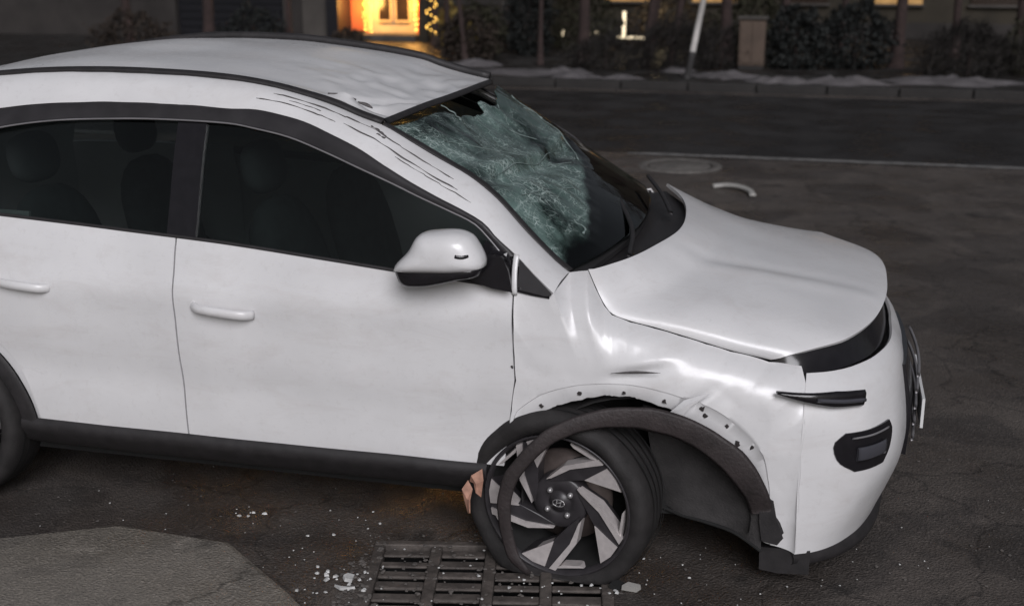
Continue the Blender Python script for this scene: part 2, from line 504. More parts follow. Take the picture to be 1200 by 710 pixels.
# ------------------------------------------------------------------ drain grate
gr = empty('drain_grate', gl(0, 0)); gr.rotation_euler.z = GA
tag(gr, 'rusty iron drain grate with rows of slots beside the wrecked wheel', 'grate')
for nm, d in (('frame_bar', (-GU, GU, GV - 0.035, GV, -0.04, 0.006)), ('frame_bar', (-GU, GU, -GV, -GV + 0.035, -0.04, 0.006)),
              ('frame_bar', (-GU, -GU + 0.04, -GV + 0.035, GV - 0.035, -0.04, 0.004)), ('frame_bar', (GU - 0.04, GU, -GV + 0.035, GV - 0.035, -0.04, 0.004)),
              ('cross_bar', (-0.215, -0.175, -GV + 0.035, GV - 0.035, -0.04, 0.003)), ('cross_bar', (-0.02, 0.02, -GV + 0.035, GV - 0.035, -0.04, 0.001)), ('cross_bar', (0.175, 0.215, -GV + 0.035, GV - 0.035, -0.04, 0.003))):
    bobj(nm, d, 'iron', gr, 0.005)
for k in range(6):
    y = GV - 0.035 - 0.045 - k * 0.076
    for (a, b) in ((-GU + 0.04, -0.215), (-0.175, -0.02), (0.02, 0.175), (0.215, GU - 0.04)):
        bobj('slat', (a, b, y - 0.022 + random.uniform(-.006, .006), y + 0.022 + random.uniform(-.006, .006), -0.016, -0.002 - 0.004 * random.random()), 'iron', gr, 0.006)

# ------------------------------------------------------------------ the car
car = empty('wrecked_car')
tag(car, 'crashed white crossover with shattered windscreen and collapsed front wheel', 'car')

def ys(x, z):
    W = interp(x, [-3.3, -3.0, -2.6, -2.0, -.3, .1, .4, .55, .7, .8], [.74, .85, .895, .91, .91, .908, .885, .855, .79, .70])
    d = interp(z, [.15, .37, .5, .65, .85, .93, 1.03, 1.10, 1.2, 1.35, 1.47, 1.55, 1.62], [-.05, -.02, -.005, 0, 0, -.01, -.035, -.06, -.095, -.145, -.195, -.25, -.315])
    return W + d

BELT_X = [-3.0, -2.5, -2.0, -1.447, -1.224, -1.038, -.852, -.677, -.436, -.3]
BELT_Z = [1.15, 1.135, 1.112, 1.079, 1.061, 1.044, 1.028, 1.015, .994, .98]
def belt(x): return interp(x, BELT_X, BELT_Z)
SEAM = [(-0.467, 0.362), (-0.448, 0.515), (-0.439, 0.578), (-0.424, 0.688), (-0.429, 0.77), (-0.433, 0.871), (-0.436, 0.991)]
def seamx(z): return interp(z, [s[1] for s in SEAM], [s[0] for s in SEAM])

def dents(x, z):
    """inward push of the near side panels (metres)"""
    d = 0.0025 * gz((x * 1.0, 0, z), 2.2) + 0.0006 * gz((x, 3, z), 9)
    return d

def side_grid(xr, xf, zb, zt, nu, nv, dent=True, off=0.0):
    vs = []
    for j in range(nv):
        v = j / (nv - 1)
        for i in range(nu):
            u = i / (nu - 1)
            xm = xr(v) + (xf(v) - xr(v)) * u
            z = zb(xm) + (zt(xm) - zb(xm)) * v
            y = -ys(xm, z) - off
            if dent: y += dents(xm, z)
            vs.append(V((xm, y, z)))
    return vs, grid_faces(nu, nv)

DOOR_R = -1.64
SILL = 0.37
# doors
def door_sculpt(vs):
    out = []
    for p in vs:
        q = p.copy()
        # soft shoulder crease and a lower scoop
        q.y -= 0.010 * exp(-((p.z - 0.90) / 0.05) ** 2)
        q.y += 0.016 * exp(-((p.z - 0.52 + 0.05 * (p.x + 1.0)) / 0.11) ** 2)
        out.append(q)
    return out
vs, fs = side_grid(lambda v: DOOR_R - 0.01 * v, lambda v: seamx(0.37 + 0.62 * v) - 0.006, lambda x: SILL, lambda x: belt(x) - 0.004, 60, 30)
vs = door_sculpt(vs)
panel('front_door', vs, fs, 'paint', car)
panel('front_door', mirror(vs), fs, 'paint', car)
def rear_edge(v):
    z = .37 + .72 * v
    return max(-2.60 - .06 * v, -2.68 + .43 * sqrt(max(0, 1 - ((z - .33) / .43) ** 2)))
vs, fs = side_grid(lambda v: rear_edge(v), lambda v: DOOR_R - 0.006 - 0.01 * v, lambda x: SILL, lambda x: belt(x) - 0.004, 40, 26)
vs = door_sculpt(vs)
panel('rear_door', vs, fs, 'paint', car)
panel('rear_door', mirror(vs), fs, 'paint', car)
# rear quarter round the rear wheel arch (centre -2.68, .33, r .40)
qv = []
nu, nv = 40, 10
for j in range(nv):
    s = j / (nv - 1)
    for i in range(nu):
        th = radians(176 - 0) * (i / (nu - 1)) + radians(2)
        ax, az = -2.68 + 0.40 * cos(th), 0.33 + 0.40 * sin(th)
        # outer boundary: clip to a box
        ox = max(-3.20, min(-2.26, -2.68 + 1.2 * cos(th)))
        oz = max(0.36, min(1.14, 0.33 + 1.2 * sin(th)))
        x = ax + (ox - ax) * s; z = az + (oz - az) * s
        qv.append(V((x, -ys(x, z) + (.022 if x > -2.62 else .004), z)))
qf = grid_faces(nu, nv)
panel('rear_quarter', qv, qf, 'paint', car)
panel('rear_quarter', mirror(qv), qf, 'paint', car)
# tail
tv = []
rows = [(0.25, -3.20), (0.45, -3.27), (0.7, -3.25), (0.95, -3.22), (1.14, -3.19), (1.35, -3.1), (1.52, -2.97)]
for z, x in rows:
    w = ys(-3.2, z) if z < 1.2 else ys(-3.0, z) - 0.06
    for i in range(17):
        u = -1 + 2 * i / 16
        tv.append(V((x + 0.12 * abs(u) ** 3, u * w, z)))
panel('tailgate', tv, grid_faces(17, len(rows)), 'paint', car)
for s in (-1, 1):
    vs = [V((-3.235 + 0.10 * (k / 5) ** 2, s * (0.45 + 0.32 * k / 5), z)) for z in (0.92, 1.02) for k in range(6)]
    panel('tail_lamp', vs, grid_faces(6, 2), simple('tail_lamp_red', (0.25, 0.01, 0.01), 0.2), car, 0.03)

# --- front fender: horseshoe strip from arch edge to door seam, pillar foot, bonnet line and bumper
ARCH = [(-.446, .500), (-.416, .519), (-.34, .578), (-.254, .619), (-.173, .645), (-.047, .657), (.033, .640), (.108, .611), (.198, .567), (.279, .501), (.347, .435), (.376, .371), (.387, .269), (.393, .138)]
FLANGE = [(-.445, .515), (-.424, .579), (-.34, .646), (-.255, .679), (-.172, .695), (-.09, .702), (-.024, .702), (.053, .691), (.122, .673), (.179, .66), (.274, .608), (.341, .55), (.384, .491), (.401, .414), (.41, .286), (.418, .139)]
HOODLINE = [(-.222, -.745, 1.032), (-.191, -.77, .98), (-.158, -.79, .929), (-.13, -.80, .902), (-.07, -.80, .882), (.01, -.795, .865), (.093, -.79, .844), (.176, -.785, .822), (.256, -.78, .801), (.379, -.77, .773), (.481, -.75, .763)]
OUT = [(x, -ys(x, z), z) for x, z in [(-.4485, .503)] + SEAM[1:]] + [(-.427, -.884, .990), (-.324, -.889, .972), (-.306, -.886, .986), (-.283, -.74, 1.021)] + HOODLINE + \
      [(.50, -.80, .715), (.505, -.855, .62), (.50, -.86, .50), (.50, -.855, .38), (.50, -.845, .25), (.50, -.835, .138)]
FC = (-.03, .28)
def polar(pts):
    o = []
    for p in pts:
        x, z = p[0], p[-1]
        o.append((atan2(z - FC[1], x - FC[0]), sqrt((x - FC[0]) ** 2 + (z - FC[1]) ** 2), p))
    return sorted(o, key=lambda q: q[0])
pa, pf, po = polar(ARCH), polar(FLANGE), polar(OUT)
def pr(tab, th): return interp(th, [q[0] for q in tab], [q[1] for q in tab])
def py(th): return interp(th, [q[0] for q in po], [q[2][1] for q in po])
ths = sorted(set([po[0][0] + (po[-1][0] - po[0][0]) * i / 150 for i in range(151)] + [q[0] for q in po]))
ths = [t for i, t in enumerate(ths) if i == 0 or t - ths[i - 1] > 1e-4]
radial = [('a', 0.0), ('a', 0.5), ('a', 0.94), ('b', 0.0)] + [('b', k / 22) for k in range(1, 23)]
fv = []
def fender_dent(x, z):
    d = 0.0
    def blob(cx, cz, ax, az, ang, amp):
        c, s = cos(ang), sin(ang)
        dx, dz = x - cx, z - cz
        a, b = dx * c + dz * s, -dx * s + dz * c
        return amp * exp(-(a / ax) ** 2 - abs(b / az) ** 1.3)
    d += blob(-0.02, 0.745, 0.10, 0.022, 0.25, 0.016)      # pressed crease over the arch
    d -= blob(0.02, 0.785, 0.12, 0.018, 0.22, 0.010)
    d += blob(-0.10, 0.83, 0.16, 0.05, -0.3, 0.008)
    d -= blob(-0.09, 0.86, 0.05, 0.02, -0.4, 0.007)
    d += blob(0.145, 0.655, 0.080, 0.018, 0.63, 0.018)     # torn fold running up from the arch
    d -= blob(0.165, 0.640, 0.080, 0.013, 0.63, 0.009)
    d += blob(0.26, 0.68, 0.10, 0.07, -0.6, 0.012)
    d += blob(-0.22, 0.80, 0.10, 0.09, 0.5, 0.006)
    d += 0.0035 * ridged((x, 1, z), 4.5) + 0.002 * ridged((x, 2, z), 11)
    return d
for th in ths:
    ra, rf, ro = pr(pa, th), pr(pf, th), pr(po, th)
    ra += .006 * gz((th * 9, 0, 0)) + .0025 * gz((th * 47, 5, 0))
    rf = min(max(rf, ra + 0.01), ro - 0.01) if ro - ra > 0.03 else ra + (ro - ra) * 0.4
    yo = py(th)
    for k, s in radial:
        r = ra + (rf - ra) * s if k == 'a' else rf + (ro - rf) * s
        x, z = FC[0] + r * cos(th), FC[1] + r * sin(th)
        y = -ys(x, z)
        w = ((r - ra) / max(1e-4, ro - ra)) ** 5
        y = y * (1 - w) + yo * w + fender_dent(x, z) * (1 - w)
        if k == 'a':
            y += 0.005 + (0.010 if s == 0 else 0)
        fv.append(V((x, y, z)))
ff = grid_faces(len(radial), len(ths))
panel('front_fender', fv, ff, 'paint', car, 0.008)
# undamaged far fender
fm = mirror(fv)
panel('front_fender', fm, ff, 'paint', car, 0.008)
# clip holes in the bare flange
for k, (x, z) in enumerate([(-.34, .605), (-.212, .659), (-.07, .672), (.065, .655), (.185, .640), (.193, .617), (.264, .586), (.299, .529), (.345, .515), (-.436, .50), (-.437, .735)]):
    r = 0.0085 if k not in (4, 7) else 0.012
    y = -ys(x, z) + 0.005 + fender_dent(x, z) - 0.003
    if k >= 9: y = -ys(x, z) - 0.003; r = 0.006
    vs = [V((x, y - 0.002, z))] + [V((x + r * (.35 + .95 * random.random()) * cos(a * pi / 4), y + 0.001, z + r * (.35 + .95 * random.random()) * sin(a * pi / 4))) for a in range(8)]
    obj('clip_hole', vs, [(0, 1 + a, 1 + (a + 1) % 8) for a in range(8)], 'hole', car)

# bent flap of sheet metal where the arch flange tore
v = [V((.085, -.912, .628)), V((.118, -.918, .612)), V((.150, -.921, .655)), V((.215, -.912, .705)), V((.128, -.913, .672)), V((.118, -.928, .646))]
panel('torn_flap', v, [(0, 1, 5), (1, 2, 5), (2, 3, 5), (3, 4, 5), (4, 0, 5)], 'paint', car, .002)
v, f = sweep([(-.11, -.917, .742), (-.03, -.916, .752), (.05, -.917, .757)], lambda u: .010 * sin(pi * min(1, max(.05, u))), .003, 12, (0, -1, 0))
obj('scratch', v, f, 'scratch', car)
# --- bonnet (Coons patch)
HOODREAR = [(-.222, -.745, 1.032), (-.178, -.69, 1.036), (-.109, -.58, 1.043), (-.056, -.44, 1.049), (.01, -.2, 1.061), (.004, .1, 1.062), (-.045, .4, 1.063), (-.146, .70, 1.065)]
HOODFRONT = [(.385, -.768, .775), (.43, -.765, .795), (.50, -.735, .812), (.62, -.64, .832), (.72, -.40, .850), (.765, 0, .865), (.73, .4, .875), (.52, .71, .882)]
HOODNEAR = HOODLINE[:9] + [(.385, -.768, .775)]
HOODFAR = [(-.146, .70, 1.065), (-.061, .72, 1.016), (.02, .728, .975), (.153, .73, .923), (.33, .725, .895), (.52, .71, .882)]
nu, nv = 60, 50
c0, c1 = resample(HOODREAR, nu), resample(HOODFRONT, nu)
d0, d1 = resample(HOODNEAR, nv), resample(HOODFAR, nv)
hv = []
for j in range(nv):
    v = j / (nv - 1)
    for i in range(nu):
        u = i / (nu - 1)
        p = c0[i] * (1 - v) + c1[i] * v + d0[j] * (1 - u) + d1[j] * u \
            - (c0[0] * (1 - u) * (1 - v) + c0[-1] * u * (1 - v) + c1[0] * (1 - u) * v + c1[-1] * u * v)
        e = (4 * u * (1 - u)) ** 0.6 * (4 * v * (1 - v)) ** 0.8
        p.z += 0.045 * e
        p.z += e * (0.006 * gz((p.x, p.y, 0), 3.5) - 0.014 * exp(-((u - 0.33 - 0.12 * v) / 0.025) ** 2) * 0.3 + 0.005 * exp(-((u - 0.28 - 0.12 * v) / 0.03) ** 2))
        hv.append(p - V((0, 0, 0.0)))
# keep a shut gap to the fender
for j in range(nv):
    hv[j * nu].y += 0.009; hv[j * nu].z += 0.002
panel('bonnet', hv, grid_faces(nu, nv), 'paint', car, 0.012)
# dark channel below the bonnet gap
ch = [(p[0], p[1] + 0.012, p[2] - 0.020) for p in HOODLINE]
sv, sf = sweep(ch, 0.05, 0.01, 40, (0, -0.3, 1))
obj('fender_channel', sv, sf, 'under', car)
sv, sf = sweep([(p[0], -p[1] - 0.012, p[2] - 0.020) for p in HOODLINE], 0.05, 0.01, 40, (0, 0.3, 1))
obj('fender_channel', sv, sf, 'under', car)

# --- nose: bumper wrap, dark strip under the bonnet lip, grille
PLAN = [(.50, -.855), (.60, -.815), (.70, -.735), (.78, -.58), (.83, -.35), (.85, 0), (.83, .35), (.78, .58), (.70, .735), (.60, .815), (.50, .855)]
def nose_row(z, dx, w=1.0):
    return [(x + dx * min(1, max(0, (x - .5) / .2)), y * w, z) for x, y in PLAN]
NOSE = [nose_row(.138, -.06, .975), nose_row(.25, -.02, .99), nose_row(.38, .02, 1.0), nose_row(.50, .02, 1.004), nose_row(.62, -.005, 1.0), nose_row(.70, -.03, .955), nose_row(.745, -.06, .90)]
bv = loft(NOSE, 61, 26)
for p in bv:
    p.x += 0.008 * gz(p, 5)
panel('front_bumper', bv, grid_faces(61, 26), 'paint', car, 0.01)
top = [V(p) + V((-0.02, 0, 0)) for p in nose_row(.742, -.06, .90)]
lip = [V((x - 0.03, y, z - 0.012)) for x, y, z in [(.40, -.765, .775)] + HOODFRONT[1:]]
lv = loft([top, lip], 40, 4)
panel('grille_strip', lv, grid_faces(40, 4), 'gloss', car, 0.01)
# slim lamp slit reaching back over the fender
for s in (-1, 1):
    pts = [(.412, -.890, .714), (.47, -.878, .703), (.53, -.862, .694), (.61, -.822, .684), (.68, -.765, .676)]
    if s == 1: pts = [(x, -y, z) for x, y, z in pts]
    sv, sf = sweep(pts, lambda u: 0.008 + 0.05 * min(1, u * 1.6), 0.022, 20, (0, -s * -1, 0) if s == 1 else (0, -1, 0))
    obj('lamp_slit', sv, sf, 'gloss', car)
    sv, sf = sweep([(x + .006, y + s * 0.010, z - .002) for x, y, z in pts[2:]], 0.014, 0.012, 10, (0, -1, 0))
    obj('running_light', sv, sf, 'lamp', car)
    # main lamp pod lower in the bumper corner
    rws = [[V((x, y * -s, z)) + V((.004, s * .007, 0)) for x, y, z in resample(nose_row(z, d_), 101)[lo_:hi_]] for z, d_, lo_, hi_ in ((.43, .02, 9, 17), (.47, .02, 6, 19), (.53, .016, 5, 20), (.565, .01, 7, 19))]
    lvv = loft(rws, 16, 10)
    hl = panel('headlight', lvv, grid_faces(16, 10), 'gloss', car, 0.03)
    rw = [V((x, y * -s, z)) + V((.008, s * .011, 0)) for x, y, z in resample(nose_row(.548, .014), 101)[8:18]]
    sv, sf = sweep(rw, .007, .006, 12, (.6, s * .8, 0)); obj('lamp_trim', sv, sf, 'chrome', hl)
    rw = [V((x, y * -s, z)) + V((.008, s * .011, 0)) for x, y, z in resample(nose_row(.49, .02), 101)[9:17]]
    sv, sf = sweep(rw, .050, .008, 12, (.6, s * .8, 0)); obj('lens', sv, sf, 'lamp', hl)
gvv = loft([[(x + .012, y, z) for x, y, z in resample(r, 41)[13:28]] for r in (nose_row(.33, .015), nose_row(.5, .02, 1.0), nose_row(.66, -.012, .98))], 24, 12)
panel('grille', gvv, grid_faces(24, 12), 'gloss', car, 0.02)
for k in range(5):
    z = .37 + k * .06
    row = [(x + .026, y, z) for x, y, z in resample(nose_row(z, .018), 41)[14:27]]
    sv, sf = sweep(row, 0.012, 0.012, 20, (1, 0, 0))
    obj('grille_bar', sv, sf, 'chrome', car)
pv, pf_ = box(.905, .915, -.26, .26, .40, .51)
obj('number_plate', pv, pf_, 'plate', car, smooth=False)
# black lower lip
lv = loft([[(x - .01, y * .965, z) for x, y, z in nose_row(.142, -.05)], [(x, y * .96, z) for x, y, z in nose_row(.10, -.04)], [(x - .05, y * .93, z) for x, y, z in nose_row(.055, -.07)]], 50, 6)
for p in lv: p.x = max(p.x, .40)
panel('bumper_lip', lv, grid_faces(50, 6), 'plastic', car, 0.02)
v, f = prism([(.386, .142), (.55, .146), (.55, .06), (.45, .052), (.388, .06)], -.815, -.79)
o = obj('bumper_lip', v, f, 'plastic', car, smooth=False)
# black end of the arch cladding, still clipped to the bumper corner
v, f = prism([(.385, .345), (.418, .335), (.432, .27), (.455, .212), (.44, .19), (.398, .198), (.388, .26)], -.875, -.835)
o = obj('cladding_stub', v, f, 'plastic', car, smooth=False)
o.modifiers.new('bev', 'BEVEL').width = 0.006

# --- pillars, roof sides
E1 = [(-2.85, -.70, 1.36), (-2.6, -.692, 1.455), (-2.3, -.685, 1.505), (-2.0, -.681, 1.525), (-1.7, -.682, 1.524),
      (-1.503, -.685, 1.517), (-1.395, -.684, 1.514), (-1.295, -.694, 1.501), (-1.198, -.71, 1.477), (-1.1, -.728, 1.44), (-1.003, -.744, 1.4), (-.909, -.764, 1.352), (-.825, -.779, 1.309), (-.726, -.793, 1.265), (-.635, -.806, 1.227), (-.553, -.819, 1.188), (-.508, -.835, 1.147), (-.435, -.852, 1.094), (-.371, -.871, 1.04), (-.306, -.886, .986)]
E2 = [(-2.95, -.55, 1.50), (-2.65, -.585, 1.575), (-2.35, -.595, 1.608), (-2.05, -.60, 1.620), (-1.75, -.60, 1.616),
      (-1.539, -.6, 1.604), (-1.381, -.6, 1.585), (-1.242, -.6, 1.553), (-1.146, -.605, 1.527), (-1.051, -.61, 1.492), (-.969, -.615, 1.467), (-.912, -.62, 1.44), (-.818, -.63, 1.394), (-.726, -.645, 1.349), (-.641, -.66, 1.308), (-.552, -.68, 1.249), (-.423, -.7, 1.126), (-.337, -.72, 1.054), (-.283, -.74, 1.021)]
E0 = [(-2.62, -.76, 1.36), (-2.45, -.735, 1.415), (-2.2, -.718, 1.455), (-1.9, -.712, 1.472), (-1.7, -.711, 1.474),
      (-1.493, -.711, 1.468), (-1.405, -.716, 1.456), (-1.269, -.726, 1.431), (-1.135, -.744, 1.389), (-1.004, -.763, 1.342), (-.876, -.778, 1.295), (-.789, -.79, 1.261), (-.679, -.803, 1.221), (-.589, -.815, 1.185), (-.533, -.831, 1.14), (-.482, -.848, 1.09)]
r1, r2 = resample(E1, 90), resample(E2, 90)
rows = []
for a, b in ((0, 0), (.12, .006), (.5, .016), (.88, .010), (1, 0)):
    rows.append([p.lerp(q, a) + V((0, -b * .8, b * .7)) + V((0, 0, 0.0)) for p, q in zip(r1, r2)])
av = [p + V((0, 0.003 * gz(p, 8), 0.003 * gz(p + V((9, 0, 0)), 8))) for r in rows for p in r]
panel('roof_pillar', av, grid_faces(90, 5), 'paint', car, 0.03)
panel('roof_pillar', mirror(av), grid_faces(90, 5), 'paint', car, 0.03)
# inside trim of the far pillar
av2 = [V((p.x - 0.01, -p.y - 0.035, p.z - 0.01)) for r in rows for p in r]
obj('pillar_trim', av2, grid_faces(90, 5), 'dash', car)
# black door frames (between the glass and the pillar)
e0, e1 = resample(E0, 80), resample(E1[1:18], 80)
for m_ in (False, True):
    fr = []
    for a, b in ((0, -.004), (.08, .004), (.45, .007), (.9, .003), (1.04, -.006)):
        fr += [p.lerp(q, a) + V((0, -b, 0)) for p, q in zip(e0, e1)]
    if m_: fr = mirror(fr)
    panel('door_frame', fr, grid_faces(80, 5), 'frame', car, 0.02)
    sv, sf = tube([(p.x, (p.y - .003) * (-1 if m_ else 1), p.z) for p in e0], 0.0035, 80, 6)
    obj('window_trim', sv, sf, 'chrome', car)
# side glass
def e0z(x): return interp(x, [p[0] for p in E0], [p[2] for p in E0])
def glass_panel(x0, x1, n, s):
    gv = []
    for j in range(8):
        for i in range(n):
            x = x0 + (x1 - x0) * i / (n - 1)
            z0 = belt(x) - .03; z1 = e0z(x) + .006
            z = z0 + (z1 - z0) * j / 7
            gv.append(V((x, s * (ys(x, z) - .016), z)))
    panel('side_window', gv, grid_faces(n, 8), 'glass', car, 0.004)
for s in (-1, 1):
    glass_panel(-1.60, -.485, 30, s)
    glass_panel(-2.45, -1.68, 20, s)
    # pillar between the doors
    bv_ = []
    for j in range(8):
        z = 1.06 + .42 * j / 7
        for x in (-1.695, -1.64, -1.585):
            bv_.append(V((x, s * (ys(x, z) - .008), z)))
    panel('door_pillar', bv_, grid_faces(3, 8), 'gloss', car, 0.03)
    # sail panel behind the mirror
    sv_ = [V((x, s * (ys(x, z) - .006), z)) for x, z in ((-.60, belt(-.60) - .005), (-.440, .998), (-.455, 1.085), (-.495, 1.10), (-.545, 1.135))]
    panel('sail_panel', sv_, [(0, 1, 2, 3, 4)], 'gloss', car, 0.015)
    # belt strip
    bs = [(x, s * (ys(x, belt(x)) + .001), belt(x) - .001) for x in (-2.6, -2.2, -1.8, -1.447, -1.1, -.85, -.6, -.45)]
    sv, sf = sweep(bs, 0.012, 0.010, 50, (0, s, 0.3))
    obj('belt_strip', sv, sf, 'plastic', car)
# dark quarter triangle in front of the door
tri = [(-.424, 1.085), (-.371, 1.038), (-.312, .986), (-.312, .980), (-.330, .976), (-.424, .992)]
tv = [V((x, -ys(x, z) - .004, z)) for x, z in tri]
panel('quarter_trim', tv, [tuple(range(6))], 'frame', car, 0.006)
panel('quarter_trim', mirror(tv), [tuple(range(6))], 'frame', car, 0.006)
sv, sf = sweep([(-.424, -ys(-.424, .993) - .006, .993), (-.37, -.890, .983), (-.318, -.892, .978)], 0.020, .008, 8, (0, -1, 0))
obj('quarter_seal', sv, sf, 'gloss', car)
# bent strip of the wing standing up along the door gap
sv, sf = sweep([(-.437, -ys(-.437, 1.10) - .004, 1.10), (-.437, -ys(-.437, 1.05) - .012, 1.05), (-.434, -ys(-.434, .99) - .012, .99), (-.434, -ys(-.434, .975) - .003, .975)], 0.019, .008, 12, (0, -1, 0))
obj('wing_strip', sv, sf, 'paint', car)

# --- roof
RN = [(-2.97, -.52, 1.50), (-2.65, -.565, 1.585), (-2.35, -.575, 1.622), (-2.05, -.58, 1.636), (-1.75, -.58, 1.632), (-1.548, -.58, 1.620), (-1.39, -.58, 1.597), (-1.249, -.58, 1.568), (-1.153, -.585, 1.545), (-1.058, -.59, 1.510), (-.974, -.60, 1.488)]
RF = [(-2.97, .52, 1.52), (-2.65, .565, 1.60), (-2.35, .575, 1.645), (-2.123, .58, 1.660), (-1.796, .58, 1.655), (-1.619, .58, 1.640), (-1.443, .58, 1.62), (-1.302, .58, 1.60), (-1.208, .58, 1.582), (-1.132, .583, 1.556), (-1.029, .586, 1.529), (-.916, .58, 1.507)]
HEAD = [(-.974, -.60, 1.488), (-.939, -.25, 1.504), (-.92, 0, 1.508), (-.902, .3, 1.514), (-.916, .58, 1.507)]
nu, nv = 110, 60
a, b = resample(RN, nu), resample(RF, nu)
hd = resample(HEAD, nv)
rv = []
for j in range(nv):
    v = j / (nv - 1)
    for i in range(nu):
        u = i / (nu - 1)
        p = a[i].lerp(b[i], v)
        crown = 4 * v * (1 - v)
        p.z += 0.030 * crown * (1 - u ** 3)
        w = u ** 12
        p += (hd[j] - a[-1].lerp(b[-1], v)) * w
        x, y = p.x, p.y
        edge_ = min(1, v * 14) * min(1, (1 - v) * 10)
        g = exp(-((x + 1.10) / .24) ** 2 - ((y + .24) / .28) ** 2)
        p.z += edge_ * g * (-0.040 + 0.026 * ridged((x, y, 0), 4.2) + 0.009 * ridged((x, y, 4), 11))
        g2 = exp(-((x + 1.02) / .12) ** 2 - ((y - .16) / .22) ** 2)
        p.z += edge_ * g2 * (0.016 * ridged((x * 1.4, y * .6, 8), 8) - .012)
        p.z += edge_ * (0.008 * gz((x, y, 3), 3.0))
        # puckered fold along the near edge
        p.z += 0.036 * exp(-abs((x + 1.12) / .06) ** 1.3 - abs((y + .545) / .03) ** 1.3) - 0.050 * exp(-abs((x + 1.08) / .09) ** 1.3 - abs((y + .49) / .035) ** 1.3)
        q_ = (x + 1.06) * .8 - (y + .35) * .6
        p.z += edge_ * (-.020 * exp(-abs(q_ / .022) ** 1.2 - ((y + .38) / .16) ** 2) + .012 * exp(-abs((q_ - .06) / .02) ** 1.2 - ((y + .30) / .18) ** 2))
        rv.append(p)
panel('roof', rv, grid_faces(nu, nv), 'paint', car, 0.01)
# roof rails / ditch mouldings and windscreen side seals
rail = [V(p).lerp(V(q), .5) + V((0, 0, 0.002)) for p, q in zip(resample(E2[:11], 60), resample(RN, 60))]
sv, sf = sweep(rail, 0.034, 0.016, 60, (0, -.3, 1)); obj('roof_rail', sv, sf, 'plastic', car)
rail2 = [V((q.x, q.y + .012, q.z + .012)) for q in resample(RF, 60)]
sv, sf = sweep(rail2, 0.03, 0.034, 60, (0, .3, 1)); obj('roof_rail', sv, sf, 'plastic', car)
seal = [(p[0], p[1] + .010, p[2] + .003) for p in E2[10:]]
sv, sf = sweep(seal, 0.034, .012, 40, (.4, -.2, 1)); obj('windscreen_seal', sv, sf, 'plastic', car)
sv, sf = sweep([(p[0], -p[1] - .010, p[2] + .003) for p in E2[10:]], 0.034, .012, 40, (.4, .2, 1)); obj('windscreen_seal', sv, sf, 'plastic', car)
sv, sf = sweep([(p[0] + .008, p[1], p[2] - .012) for p in HEAD], 0.026, .010, 30, (.8, 0, .6)); obj('header_rail', sv, sf, 'plastic', car)
# dark bands painting the shade into the roof-edge folds
for pts in ([(-1.19, -.560, 1.562), (-1.165, -.552, 1.560), (-1.13, -.545, 1.553), (-1.095, -.535, 1.540)], [(-1.085, -.548, 1.534), (-1.06, -.54, 1.527), (-1.03, -.55, 1.516)]):
    sv, sf = sweep(pts, lambda u: .016 * sin(pi * min(.97, max(.06, u))), .008, 8, (0, -.4, 1)); obj('crease_shade', sv, sf, 'scratch', car)
# scratches along the pillar
def on_pillar(x, t):
    k = min(range(90), key=lambda i: abs(r1[i].x + (r2[i].x - r1[i].x) * t - x))
    p = r1[k].lerp(r2[k], t)
    b = interp(t, [0, .12, .5, .88, 1], [0, .006, .016, .010, 0])
    return p + V((0, -b * .8 - .0012, b * .7 + .0012))
random.seed(11)
for (x0, x1, t0, t1, w) in ((-1.36, -1.03, .66, .74, .007), (-1.02, -.70, .72, .62, .006), (-1.40, -1.10, .36, .40, .005), (-1.08, -.66, .46, .40, .007),
                            (-1.00, -.94, .78, .70, .012), (-.98, -.93, .60, .66, .009), (-.90, -.62, .34, .30, .004), (-1.30, -1.16, .52, .55, .003)):
    n_ = 16
    pts = [on_pillar(x0 + (x1 - x0) * k / (n_ - 1), t0 + (t1 - t0) * k / (n_ - 1) + .012 * random.uniform(-1, 1)) for k in range(n_)]
    sv, sf = sweep(pts, lambda u, w=w: w * .7 * (0.2 + 1.0 * abs(sin(u * 9 + w * 900))) * (1 if .05 < u < .95 else .3), .0022, 40, (.2, -.7, .7))
    obj('scratch', sv, sf, 'scratch', car)

# --- windscreen: crumpled, sagging, with torn-out pieces
WT = [(p[0] + .012, p[1], p[2] - .010) for p in HEAD]
WB = [(-.283, -.735, 1.012), (-.20, -.45, 1.022), (-.14, 0, 1.03), (-.17, .45, 1.035), (-.235, .72, 1.04)]
nu, nv = 150, 110
wta, wtb = resample(WT, 150), resample(WB, 150)
nearE = resample([(p[0] + .006, p[1] + .012, p[2] - .004) for p in E2[10:]], 101)
BU = [0, .07, .15, .18, .22, .35, .50, .65, .78, .90, .94, .97, 1.0]
BV = [.94, .865, .865, .89, .86, .78, .68, .63, .57, .46, .34, .20, .10]
TU = [0, .06, .12, .30, .36, .40, .50, .57, .61, .63, .66, .70, .75, .80, .87, .93, 1.0]
TV = [0.000, 0.030, 0.040, 0.045, 0.060, 0.100, 0.124, 0.134, 0.118, 0.075, 0.072, 0.124, 0.128, 0.093, 0.059, 0.050, 0.038]
